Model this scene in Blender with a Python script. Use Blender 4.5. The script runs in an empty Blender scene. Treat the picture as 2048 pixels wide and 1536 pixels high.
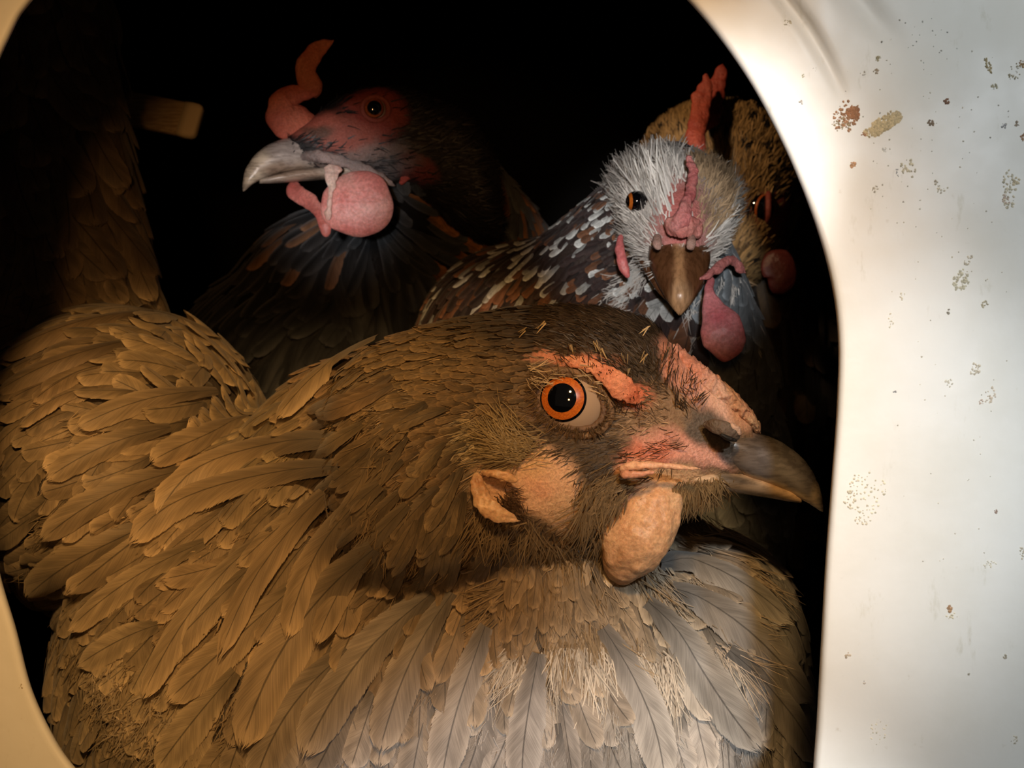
import bpy, bmesh, math, random
import numpy as np
from mathutils import Vector, Matrix, Euler, noise
from mathutils.bvhtree import BVHTree

random.seed(7)
RNG = np.random.default_rng(7)
SC = bpy.context.scene
COL = SC.collection

# ------------------------------------------------------------------ camera
S = 7.5e-5          # metres per photo pixel at distance D
D = 0.24            # camera to the plane y = 0
CZ = 0.20           # camera height above the nest floor
cam_d = bpy.data.cameras.new('camera')
cam = bpy.data.objects.new('camera', cam_d)
COL.objects.link(cam)
cam.location = (0, -D, CZ)
cam.rotation_euler = (math.pi / 2, 0, 0)
cam_d.sensor_width = 36
cam_d.lens = 36 * D / (2048 * S)
cam_d.clip_start = 0.01
cam_d.dof.use_dof = True
cam_d.dof.focus_distance = D + 0.024
cam_d.dof.aperture_fstop = 60
SC.camera = cam

# ------------------------------------------------------------------ world, lights, exposure
w = bpy.data.worlds.new('world')
SC.world = w
w.use_nodes = True
w.node_tree.nodes['Background'].inputs[0].default_value = (0.9, 0.75, 0.6, 1)
w.node_tree.nodes['Background'].inputs[1].default_value = 0.035
SC.view_settings.view_transform = 'Standard'
SC.view_settings.look = 'None'
SC.view_settings.exposure = 0
SC.view_settings.gamma = 1
SC.view_settings.use_curve_mapping = False


def spot(name, loc, target, watts, col, size_deg, blend, radius):
    l = bpy.data.lights.new(name, 'SPOT')
    l.energy = watts
    l.color = col
    l.spot_size = math.radians(size_deg)
    l.spot_blend = blend
    l.shadow_soft_size = radius
    o = bpy.data.objects.new(name, l)
    COL.objects.link(o)
    o.location = loc
    o.rotation_euler = (Vector(target) - Vector(loc)).to_track_quat('-Z', 'Y').to_euler()
    return o


def P(px, py, d=0.0):
    k = S * (D + d) / D
    return Vector(((px - 1024) * k, d, CZ + (768 - py) * k))


def kd(d):
    return S * (D + d) / D


# warm bulb of the coop, up and to the left of the camera
spot('warm_coop_bulb', (0.01, -0.35, 0.39), P(760, 1050, 0.02), 4.9, (1.0, 0.57, 0.21), 26, 0.55, 0.018)
spot('warm_fill_low', (-0.02, -0.40, 0.23), P(560, 470, 0.1), 1.15, (1.0, 0.50, 0.17), 30, 0.8, 0.015)  # added weak fill from near the camera, stands in for bounce
spot('warm_box_fill', (-0.02, 0.055, 0.33), P(1490, 330, 0.18), 0.55, (1.0, 0.66, 0.36), 27, 0.7, 0.006)  # added unseen light inside the box, brightens the spangled hen
# cool light split into added spots, each aimed at one area
spot('cool_spot_panel', (0.14, -0.42, 0.34), P(2700, 700, -0.012), 3.3, (0.92, 0.975, 1.0), 28, 0.2, 0.012)
spot('cool_spot_hens', (0.0, -0.36, 0.215), P(1345, 432, 0.10), 5.2, (0.96, 0.98, 1.0), 7.6, 0.6, 0.005)
spot('cool_spot_dark_hen', (-0.03, -0.36, 0.20), P(655, 385, 0.14), 5.6, (0.98, 0.97, 1.0), 5.0, 0.9, 0.006)
spot('cool_spot_breast', (0.03, -0.36, 0.165), P(1200, 2000, 0.03), 4.4, (0.96, 0.98, 1.0), 18, 0.25, 0.01)
spot('cool_spot_flank', (0.07, -0.31, 0.35), P(1600, 1290, 0.05), 2.8, (0.92, 0.97, 1.0), 11.5, 0.9, 0.01)


# ------------------------------------------------------------------ node helpers
def new_mat(name):
    m = bpy.data.materials.new(name)
    m.use_nodes = True
    nt = m.node_tree
    b = nt.nodes['Principled BSDF']
    return m, nt, b


def N(nt, typ, **kw):
    n = nt.nodes.new(typ)
    for k, v in kw.items():
        setattr(n, k, v)
    return n


def M_(nt, op, a, b=None, c=None, clamp=False):
    n = nt.nodes.new('ShaderNodeMath')
    n.operation = op
    n.use_clamp = clamp
    for i, v in enumerate((a, b, c)):
        if v is None:
            continue
        if isinstance(v, (int, float)):
            n.inputs[i].default_value = v
        else:
            nt.links.new(v, n.inputs[i])
    return n.outputs[0]


def mixc(nt, fac, a, b, mode='MIX'):
    n = nt.nodes.new('ShaderNodeMix')
    n.data_type = 'RGBA'
    n.blend_type = mode
    for s, v in ((n.inputs[0], fac), (n.inputs[6], a), (n.inputs[7], b)):
        if isinstance(v, (int, float)):
            s.default_value = v
        elif isinstance(v, tuple):
            s.default_value = v + (1,) if len(v) == 3 else v
        else:
            nt.links.new(v, s)
    return n.outputs[2]


def mapr(nt, v, a, b, c=0.0, d=1.0, smooth=True):
    n = nt.nodes.new('ShaderNodeMapRange')
    if smooth:
        n.interpolation_type = 'SMOOTHSTEP'
    nt.links.new(v, n.inputs[0])
    for i, x in enumerate((a, b, c, d)):
        n.inputs[i + 1].default_value = x
    return n.outputs[0]


def tex_noise(nt, vec, scale, detail=3, rough=0.5):
    n = nt.nodes.new('ShaderNodeTexNoise')
    n.inputs['Scale'].default_value = scale
    n.inputs['Detail'].default_value = detail
    n.inputs['Roughness'].default_value = rough
    if vec is not None:
        nt.links.new(vec, n.inputs['Vector'])
    return n.outputs['Fac']


def bump(nt, h, dist, strength=1.0):
    n = nt.nodes.new('ShaderNodeBump')
    n.inputs['Distance'].default_value = dist
    n.inputs['Strength'].default_value = strength
    nt.links.new(h, n.inputs['Height'])
    return n.outputs[0]


def attr_col(nt):
    return N(nt, 'ShaderNodeAttribute', attribute_name='Col').outputs['Color']


# ------------------------------------------------------------------ materials
def mat_feather():
    m, nt, b = new_mat('feather_vane')
    uv = N(nt, 'ShaderNodeUVMap', uv_map='UVMap').outputs[0]
    sep = N(nt, 'ShaderNodeSeparateXYZ')
    nt.links.new(uv, sep.inputs[0])
    u, v = sep.outputs[0], sep.outputs[1]          # u -1..1 across, v 0..1 along
    rid = N(nt, 'ShaderNodeAttribute', attribute_name='Rid').outputs['Fac']
    au = M_(nt, 'ABSOLUTE', u)
    barb = M_(nt, 'SUBTRACT', v, M_(nt, 'MULTIPLY', au, 0.22))
    cb = N(nt, 'ShaderNodeCombineXYZ')
    nt.links.new(M_(nt, 'MULTIPLY', barb, 130.0), cb.inputs[0])
    nt.links.new(M_(nt, 'MULTIPLY', u, 1.2), cb.inputs[1])
    nt.links.new(M_(nt, 'MULTIPLY', rid, 40.0), cb.inputs[2])
    nb = tex_noise(nt, cb.outputs[0], 1.0, 2, 0.6)
    cb2 = N(nt, 'ShaderNodeCombineXYZ')
    nt.links.new(M_(nt, 'MULTIPLY', barb, 9.0), cb2.inputs[0])
    nt.links.new(M_(nt, 'MULTIPLY', u, 1.0), cb2.inputs[1])
    nt.links.new(M_(nt, 'MULTIPLY', rid, 31.0), cb2.inputs[2])
    nl = tex_noise(nt, cb2.outputs[0], 1.0, 2, 0.5)
    stripe = mapr(nt, nb, 0.3, 0.7, 0.82, 1.16)
    col = attr_col(nt)
    sc_ = N(nt, 'ShaderNodeVectorMath', operation='SCALE')
    nt.links.new(col, sc_.inputs[0])
    edge = mapr(nt, au, 0.45, 1.0, 0.0, 0.38)
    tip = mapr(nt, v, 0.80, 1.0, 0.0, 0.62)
    root = mapr(nt, v, 0.0, 0.6, 0.42, 1.0)  # own fluff tone, deepened to paint in the shade between feathers
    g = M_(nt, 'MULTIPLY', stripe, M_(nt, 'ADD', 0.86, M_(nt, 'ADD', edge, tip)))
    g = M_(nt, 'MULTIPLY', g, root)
    g = M_(nt, 'MULTIPLY', g, mapr(nt, nl, 0.3, 0.7, 0.8, 1.15))
    shaft = mapr(nt, au, 0.02, 0.055, 0.38, 1.0)
    shaft = M_(nt, 'MAXIMUM', shaft, mapr(nt, v, 0.86, 0.95))
    g = M_(nt, 'MULTIPLY', g, shaft)
    nt.links.new(g, sc_.inputs['Scale'])
    nt.links.new(sc_.outputs[0], b.inputs['Base Color'])
    b.inputs['Roughness'].default_value = 0.55
    b.inputs['Specular IOR Level'].default_value = 0.35
    b.inputs['Sheen Weight'].default_value = 0.15
    nt.links.new(bump(nt, nb, 0.00008, 0.6), b.inputs['Normal'])
    # frayed edge
    lim = M_(nt, 'ADD', 0.70, M_(nt, 'ADD', M_(nt, 'MULTIPLY', nl, 0.28), M_(nt, 'MULTIPLY', nb, 0.22)))
    a = M_(nt, 'LESS_THAN', au, lim)
    tl = M_(nt, 'ADD', 0.90, M_(nt, 'MULTIPLY', nb, 0.14))
    cb3 = N(nt, 'ShaderNodeCombineXYZ')
    nt.links.new(M_(nt, 'MULTIPLY', u, 14.0), cb3.inputs[0])
    nt.links.new(M_(nt, 'MULTIPLY', rid, 17.0), cb3.inputs[1])
    nt2 = tex_noise(nt, cb3.outputs[0], 1.0, 1, 0.5)
    tl = M_(nt, 'ADD', 0.88, M_(nt, 'MULTIPLY', nt2, 0.17))
    a2 = M_(nt, 'LESS_THAN', v, tl)
    nt.links.new(M_(nt, 'MULTIPLY', a, a2), b.inputs['Alpha'])
    return m


def mat_strand():
    m, nt, b = new_mat('feather_barbs')
    nt.links.new(attr_col(nt), b.inputs['Base Color'])
    b.inputs['Roughness'].default_value = 0.5
    b.inputs['Specular IOR Level'].default_value = 0.35
    return m


def mat_skin(name='bare_skin', rough=0.55, bscale=2600, bdist=0.00022, sss=0.15, coat=0.0):
    m, nt, b = new_mat(name)
    tc = N(nt, 'ShaderNodeTexCoord').outputs['Object']
    n1 = tex_noise(nt, tc, bscale, 4, 0.65)
    vo = N(nt, 'ShaderNodeTexVoronoi')
    vo.inputs['Scale'].default_value = bscale * 0.5
    nt.links.new(tc, vo.inputs['Vector'])
    h = M_(nt, 'ADD', n1, M_(nt, 'MULTIPLY', vo.outputs['Distance'], 0.7))
    c = mixc(nt, 1.0, attr_col(nt), mixc(nt, mapr(nt, n1, 0.35, 0.65), (0.80, 0.76, 0.72), (1.12, 1.1, 1.08)), 'MULTIPLY')
    nt.links.new(c, b.inputs['Base Color'])
    b.inputs['Roughness'].default_value = rough
    b.inputs['Specular IOR Level'].default_value = 0.4
    b.inputs['Subsurface Weight'].default_value = sss
    b.inputs['Subsurface Radius'].default_value = (1.0, 0.35, 0.2)
    b.inputs['Subsurface Scale'].default_value = 0.0015
    b.inputs['Coat Weight'].default_value = coat
    nt.links.new(bump(nt, h, bdist, 0.9), b.inputs['Normal'])
    return m


def mat_horn():
    m, nt, b = new_mat('beak_horn')
    tc = N(nt, 'ShaderNodeTexCoord').outputs['Object']
    mp = N(nt, 'ShaderNodeMapping')
    mp.inputs['Scale'].default_value = (0.35, 1, 1.6)
    nt.links.new(tc, mp.inputs[0])
    n1 = tex_noise(nt, mp.outputs[0], 900, 5, 0.6)
    c = mixc(nt, 1.0, attr_col(nt), mixc(nt, mapr(nt, n1, 0.35, 0.65), (0.72, 0.70, 0.68), (1.15, 1.13, 1.1)), 'MULTIPLY')
    nt.links.new(c, b.inputs['Base Color'])
    nt.links.new(mapr(nt, n1, 0.3, 0.7, 0.22, 0.36), b.inputs['Roughness'])
    b.inputs['Specular IOR Level'].default_value = 0.6
    nt.links.new(bump(nt, n1, 0.0001, 0.6), b.inputs['Normal'])
    return m


def mat_simple(name, col, rough=0.4, coat=0.0, spec=0.5):
    m, nt, b = new_mat(name)
    b.inputs['Base Color'].default_value = col + (1,)
    b.inputs['Roughness'].default_value = rough
    b.inputs['Coat Weight'].default_value = coat
    b.inputs['Coat Roughness'].default_value = 0.03
    b.inputs['Specular IOR Level'].default_value = spec
    return m


def mat_iris(name, inner, outer):
    m, nt, b = new_mat(name)
    tc = N(nt, 'ShaderNodeTexCoord').outputs['Object']
    n1 = tex_noise(nt, tc, 3500, 4, 0.6)
    c = mixc(nt, mapr(nt, n1, 0.35, 0.65), inner, outer)
    nt.links.new(c, b.inputs['Base Color'])
    b.inputs['Roughness'].default_value = 0.3
    b.inputs['Coat Weight'].default_value = 1.0
    b.inputs['Coat Roughness'].default_value = 0.02
    return m


def mat_plastic():
    m, nt, b = new_mat('white_plastic')
    tc = N(nt, 'ShaderNodeTexCoord').outputs['Object']
    n1 = tex_noise(nt, tc, 55, 5, 0.6)
    n2 = tex_noise(nt, tc, 420, 4, 0.6)
    mp = N(nt, 'ShaderNodeMapping')
    mp.inputs['Scale'].default_value = (1.0, 1.0, 0.35)
    mp.inputs['Rotation'].default_value = (0, 0.25, 0)
    nt.links.new(tc, mp.inputs[0])
    n3 = tex_noise(nt, mp.outputs[0], 300, 5, 0.7)
    c = mixc(nt, mapr(nt, n1, 0.35, 0.75, 0, 0.6), (0.80, 0.79, 0.75), (0.70, 0.68, 0.61))
    c = mixc(nt, mapr(nt, n3, 0.60, 0.75, 0, 0.45), c, (0.52, 0.49, 0.38))
    c = mixc(nt, mapr(nt, n2, 0.66, 0.78, 0, 0.35), c, (0.45, 0.38, 0.28))
    nt.links.new(c, b.inputs['Base Color'])
    nt.links.new(mapr(nt, n1, 0.3, 0.7, 0.38, 0.55), b.inputs['Roughness'])
    nt.links.new(bump(nt, n1, 0.0006, 0.5), b.inputs['Normal'])
    return m


MF = mat_feather()
MS = mat_strand()
MSK = mat_skin()
MCOMB = mat_skin('comb_skin', 0.5, 2200, 0.0003, 0.2)
MWAT = mat_skin('wattle_skin', 0.38, 1500, 0.00015, 0.25)
MH = mat_horn()
MH2 = mat_horn()
MH2.node_tree.nodes['Mapping'].inputs['Scale'].default_value = (1.5, 1.5, 0.25)
MPUP = mat_simple('pupil_black', (0.002, 0.002, 0.003), 0.05, 1.0)
MIRIS = mat_iris('iris_orange', (0.62, 0.17, 0.02), (0.42, 0.085, 0.01))
MIRIS_R = mat_iris('iris_rust', (0.40, 0.10, 0.02), (0.2, 0.04, 0.01))
MSCL = mat_simple('eye_membrane', (0.46, 0.33, 0.23), 0.12, 1.0)
MPL = mat_plastic()
MDARK = mat_simple('inner_shade_black', (0.006, 0.005, 0.004), 0.8, 0.0, 0.1)  # inner walls of the white box coloured near black in place of shade
MLITTER = mat_simple('nest_litter', (0.03, 0.022, 0.014), 0.95, 0.0, 0.1)


# ------------------------------------------------------------------ object helpers
def tag(o, label=None, cat=None, group=None, kind=None):
    if label: o['label'] = label
    if cat: o['category'] = cat
    if group: o['group'] = group
    if kind: o['kind'] = kind
    return o


def empty(name, loc):
    o = bpy.data.objects.new(name, None)
    o.empty_display_size = 0.01
    o.location = loc
    COL.objects.link(o)
    return o


def make(name, V, F, mat, parent=None, cols=None, uvs=None, rid=None, smooth=True, kind=None):
    """V (n,3) world space, F list/array of faces; cols (n,3) per vertex."""
    me = bpy.data.meshes.new(name)
    V = np.asarray(V, dtype=np.float32)
    F = np.asarray(F, dtype=np.int32)
    nv, (nf, k) = len(V), F.shape
    me.vertices.add(nv)
    me.vertices.foreach_set('co', V.ravel())
    me.loops.add(nf * k)
    me.loops.foreach_set('vertex_index', F.ravel())
    me.polygons.add(nf)
    me.polygons.foreach_set('loop_start', np.arange(0, nf * k, k, dtype=np.int32))
    me.polygons.foreach_set('use_smooth', np.full(nf, smooth))
    me.update(calc_edges=True)
    if cols is not None:
        a = me.color_attributes.new('Col', 'FLOAT_COLOR', 'POINT')
        c4 = np.ones((nv, 4), dtype=np.float32)
        c4[:, :3] = np.clip(cols, 0, 1)
        a.data.foreach_set('color', c4.ravel())
    if uvs is not None:
        l = me.uv_layers.new(name='UVMap')
        l.data.foreach_set('uv', np.asarray(uvs, dtype=np.float32)[F.ravel()].ravel())
    if rid is not None:
        a = me.attributes.new('Rid', 'FLOAT', 'POINT')
        a.data.foreach_set('value', np.asarray(rid, dtype=np.float32))
    me.materials.append(mat)
    me.validate()
    o = bpy.data.objects.new(name, me)
    COL.objects.link(o)
    if parent is not None:
        o.parent = parent
        o.matrix_parent_inverse = Matrix.Translation(-Vector(parent.location))
    if kind:
        o['kind'] = kind
    return o


def spl(xs, ys, q):
    xs = np.asarray(xs, float); ys = np.asarray(ys, float)
    if xs[0] > xs[-1]:
        xs, ys = xs[::-1], ys[::-1]
    q = np.clip(q, xs[0], xs[-1])
    m = np.gradient(ys, xs)
    i = np.clip(np.searchsorted(xs, q) - 1, 0, len(xs) - 2)
    h = xs[i + 1] - xs[i]
    t = (q - xs[i]) / h
    return ((2*t**3 - 3*t**2 + 1) * ys[i] + (t**3 - 2*t**2 + t) * h * m[i]
            + (-2*t**3 + 3*t**2) * ys[i+1] + (t**3 - t**2) * h * m[i+1])


def grid_faces(n, m, wrap=True):
    i = np.arange(n - 1)[:, None]
    j = np.arange(m if wrap else m - 1)[None, :]
    j2 = (j + 1) % m
    return np.stack([i*m + j, i*m + j2, (i+1)*m + j2, (i+1)*m + j], -1).reshape(-1, 4)


def noise3(V, scale, octs=2, seed=0.0):
    out = np.zeros(len(V))
    for q in range(octs):
        f = scale * 2**q
        out += np.array([noise.noise(Vector((v[0]*f + seed, v[1]*f + seed*1.7, v[2]*f))) for v in V]) / 2**q
    return out


def loft(st, n=80, m=48, ex=1.0, ex_top=None, x0=None, x1=None):
    """st: rows (x, ztop, zbottom, halfwidth). Returns local verts (n,m,3)."""
    st = np.array(sorted(st), float)
    q = np.linspace(st[0, 0] if x0 is None else x0, st[-1, 0] if x1 is None else x1, n)
    zt, zb, hw = (spl(st[:, 0], st[:, c], q) for c in (1, 2, 3))
    hw = np.maximum(hw, 0.3)
    a = np.linspace(0, 2*np.pi, m, endpoint=False)
    ca, sa = np.cos(a), np.sin(a)
    Y = np.sign(ca) * np.abs(ca)**ex
    Z = np.sign(sa) * np.abs(sa)**ex
    if ex_top is not None:      # rooflike upper side
        Y = np.where(sa > 0, np.sign(ca) * np.abs(ca)**ex_top, Y)
    V = np.zeros((n, m, 3))
    V[:, :, 0] = q[:, None]
    V[:, :, 1] = hw[:, None] * Y[None]
    V[:, :, 2] = ((zt+zb)/2)[:, None] + ((zt-zb)/2)[:, None] * Z[None]
    return V


def close_grid(V):
    """cap both ends by collapsing extra rings"""
    n, m, _ = V.shape
    a = np.repeat(V[0].mean(0)[None], m, 0)[None]
    b = np.repeat(V[-1].mean(0)[None], m, 0)[None]
    V = np.concatenate([a, V, b], 0)
    return V.reshape(-1, 3), grid_faces(n + 2, m)


def sweep(pts, ra, rb, n=40, m=28, lat=(0, 1, 0), nscale=0.0, namp=0.0, seed=0.0):
    """closed organic lobe along pts (local); ra in plane, rb along lat."""
    pts = np.array(pts, float)
    t = np.linspace(0, 1, len(pts))
    q = 0.5 - 0.5*np.cos(np.linspace(0, np.pi, n))
    C = np.stack([spl(t, pts[:, c], q) for c in range(3)], -1)
    RA = spl(np.linspace(0, 1, len(ra)), ra, q)
    RB = spl(np.linspace(0, 1, len(rb)), rb, q)
    endr = np.sqrt(np.clip(1 - (2*q - 1)**8, 0.0, 1))
    RA = np.maximum(RA*endr, 0.2); RB = np.maximum(RB*endr, 0.2)
    T = np.gradient(C, axis=0)
    T /= np.linalg.norm(T, axis=1)[:, None] + 1e-9
    lat = np.array(lat, float)
    L = lat[None] - (T @ lat)[:, None]*T
    L /= np.linalg.norm(L, axis=1)[:, None] + 1e-9
    A = np.cross(T, L)
    a = np.linspace(0, 2*np.pi, m, endpoint=False)
    V = C[:, None] + RA[:, None, None]*np.cos(a)[None, :, None]*A[:, None] + RB[:, None, None]*np.sin(a)[None, :, None]*L[:, None]
    if namp:
        f = V.reshape(-1, 3)
        nz = noise3(f, nscale, 2, seed).reshape(n, m, 1)
        V = V + (V - C[:, None]) / (np.linalg.norm(V - C[:, None], axis=2, keepdims=True) + 1e-6) * nz*namp
    return close_grid(V)


def cap(center, axis, R, ang, n=10, m=32, sc=1.0):
    """spherical cap facing axis."""
    axis = Vector(axis).normalized()
    q = axis.to_track_quat('Z', 'Y').to_matrix()
    th = np.linspace(0.0, ang, n)
    a = np.linspace(0, 2*np.pi, m, endpoint=False)
    V = np.stack([np.sin(th)[:, None]*np.cos(a), np.sin(th)[:, None]*np.sin(a), np.cos(th)[:, None]*np.ones(m)], -1)*R
    V = V.reshape(-1, 3) @ np.array(q).T + np.array(center)
    return V, grid_faces(n, m)


def xf(V, M):
    V = np.asarray(V)
    A = np.array(M)
    return V @ A[:3, :3].T + A[:3, 3]


def pose(px, py, d, yaw=0, pitch=0, roll=0, scale=1.0):
    R = Euler((0, 0, math.radians(yaw))).to_matrix() @ Euler((0, math.radians(pitch), 0)).to_matrix() @ Euler((math.radians(roll), 0, 0)).to_matrix()
    return Matrix.Translation(P(px, py, d)) @ R.to_4x4() @ Matrix.Scale(kd(d)*scale, 4)


def to_px(V):
    V = np.asarray(V)
    k = S*(D + V[:, 1])/D
    return V[:, 0]/k + 1024, 768 - (V[:, 2] - CZ)/k


def blobs_mesh(items, voxel, smooth=8):
    """items: ('e',center,(rx,ry,rz)[,rotY]) or ('c',p0,r0,p1,r1[,flat]); one continuous remeshed body. returns V,F"""
    bm = bmesh.new()
    for it in items:
        if it[0] == 'e':
            M = Matrix.Translation(it[1]) @ (Matrix.Rotation(it[3], 4, 'Y') if len(it) > 3 else Matrix()) @ Matrix.Diagonal((*it[2], 1))
            bmesh.ops.create_icosphere(bm, subdivisions=4, radius=1, matrix=M)
        else:
            _, p0, r0, p1, r1 = it[:5]
            fl = it[5] if len(it) > 5 else 1
            n = max(5, int((Vector(p1)-Vector(p0)).length / (0.25*min(r0, r1))))
            for i in range(n + 1):
                t = i/n
                r = r0*(1-t) + r1*t
                M = Matrix.Translation(Vector(p0).lerp(Vector(p1), t)) @ Matrix.Diagonal((r, r*fl, r, 1))
                bmesh.ops.create_icosphere(bm, subdivisions=3, radius=1, matrix=M)
    me = bpy.data.meshes.new('tmp')
    bm.to_mesh(me); bm.free()
    o = bpy.data.objects.new('tmp', me)
    COL.objects.link(o)
    r = o.modifiers.new('r', 'REMESH'); r.mode = 'VOXEL'; r.voxel_size = voxel
    s = o.modifiers.new('s', 'SMOOTH'); s.iterations = smooth; s.factor = 0.5
    dg = bpy.context.evaluated_depsgraph_get()
    ev = o.evaluated_get(dg)
    em = ev.to_mesh()
    V = np.empty(len(em.vertices)*3, dtype=np.float32); em.vertices.foreach_get('co', V)
    F = np.array([p.vertices[:] for p in em.polygons if len(p.vertices) == 4], dtype=np.int32)
    ev.to_mesh_clear()
    bpy.data.objects.remove(o); bpy.data.meshes.remove(me)
    return V.reshape(-1, 3).astype(float), F


def bvh(V, F):
    return BVHTree.FromPolygons([Vector(v) for v in V], [tuple(int(i) for i in f) for f in F])


def scatter(V, F, n, mask=None):
    """area weighted random points on quads, returns P,N"""
    A, B, C_, D_ = (V[F[:, i]] for i in range(4))
    nr = np.cross(C_ - A, D_ - B)
    ar = np.linalg.norm(nr, axis=1)
    nr = nr / (ar[:, None] + 1e-12)
    p = ar/ar.sum()
    idx = RNG.choice(len(F), n, p=p)
    u, v = RNG.random(n)[:, None], RNG.random(n)[:, None]
    pt = (A[idx]*(1-u) + B[idx]*u)*(1-v) + (D_[idx]*(1-u) + C_[idx]*u)*v
    nn = nr[idx]
    if mask is not None:
        k = mask(pt, nn)
        pt, nn = pt[k], nn[k]
    return pt, nn


def unit(a):
    return a/(np.linalg.norm(a, axis=-1, keepdims=True) + 1e-12)


def strands(name, Pt, Nn, Dr, Ln, Wd, cols, parent, lift=0.25, droop=0.15, kind='stuff', seg=4, tip_col=None, jit=0.25, sink=0.0002):
    n = len(Pt)
    if n == 0:
        return None
    Dr = Dr + RNG.normal(0, jit, (n, 3))
    Dr = Dr - (Dr*Nn).sum(1, keepdims=True)*Nn
    Dr = unit(Dr)
    side = unit(np.cross(Dr, Nn) + RNG.normal(0, 0.25, (n, 3)))
    Ln = np.broadcast_to(Ln, (n,))*RNG.uniform(0.65, 1.25, n)
    Wd = np.broadcast_to(Wd, (n,))*RNG.uniform(0.7, 1.3, n)
    lf = lift*RNG.uniform(0.4, 1.6, n)
    bend = RNG.normal(0, 0.12, n)
    ts = np.linspace(0, 1, seg)
    rows = []
    for t in ts:
        c = Pt + (Dr*(t*Ln)[:, None] if True else 0) + Nn*((lf*t - droop*t*t)*Ln - sink*(1-t))[:, None] + side*(bend*t*t*Ln)[:, None]
        wd = Wd*(1.0 - 0.75*t**1.5)*0.5
        rows.append(c - side*wd[:, None]); rows.append(c + side*wd[:, None])
    V = np.stack(rows, 1)            # n, 2*seg, 3
    base = (np.arange(n)*2*seg)[:, None]
    f = np.array([[2*i, 2*i+1, 2*i+3, 2*i+2] for i in range(seg-1)])
    F = (base[:, None] + f[None]).reshape(-1, 4)
    cc = np.repeat(cols[:, None], 2*seg, 1)
    if tip_col is not None:
        tt = np.repeat(ts, 2)[None, :, None]
        cc = cc*(1-tt) + tip_col[:, None]*tt
    o = make(name, V.reshape(-1, 3), F, MS, parent, cc.reshape(-1, 3), kind=kind)
    return o


# ------------------------------------------------------------------ feathers
FN, FM = 12, 7
FFACES = grid_faces(FN, FM, wrap=False)


def feather_geo(path, normals, W, cup=0.25, lift=0.12, L=None, base=0.0006, roll=0.0, shape=0.0, twist=0.0):
    """path (FN,3), normals (FN,3) -> verts, uv"""
    t = np.linspace(0, 1, FN)
    T = unit(np.gradient(path, axis=0))
    Nn = unit(normals - (normals*T).sum(1, keepdims=True)*T)
    Sd = np.cross(T, Nn)
    L = np.linalg.norm(np.diff(path, axis=0), axis=1).sum() if L is None else L
    prof = (0.35 + 0.65*np.clip(t/0.55, 0, 1)**0.8)
    k = 0.70 - 0.1*shape
    e = np.clip((t - k)/(1-k), 0, 1)
    prof = prof*np.sqrt(np.clip(1 - e**(2.2 + shape), 0.0, 1))
    prof = np.maximum(prof, 0.02)
    u = np.linspace(-1, 1, FM)
    c = path + Nn*(base + lift*L*t**1.2)[:, None]
    ang = roll + twist*t
    Sx = Sd*np.cos(ang)[:, None] + Nn*np.sin(ang)[:, None]
    V = c[:, None] + Sx[:, None]*(u[None, :, None]*(W/2*prof)[:, None, None]) - Nn[:, None]*(cup*(np.abs(u)**1.8)[None, :]*(W/2*prof)[:, None])[..., None]
    uv = np.stack([np.broadcast_to(u, (FN, FM)), np.broadcast_to(t[:, None], (FN, FM))], -1)
    return V.reshape(-1, 3), uv.reshape(-1, 2)


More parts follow.
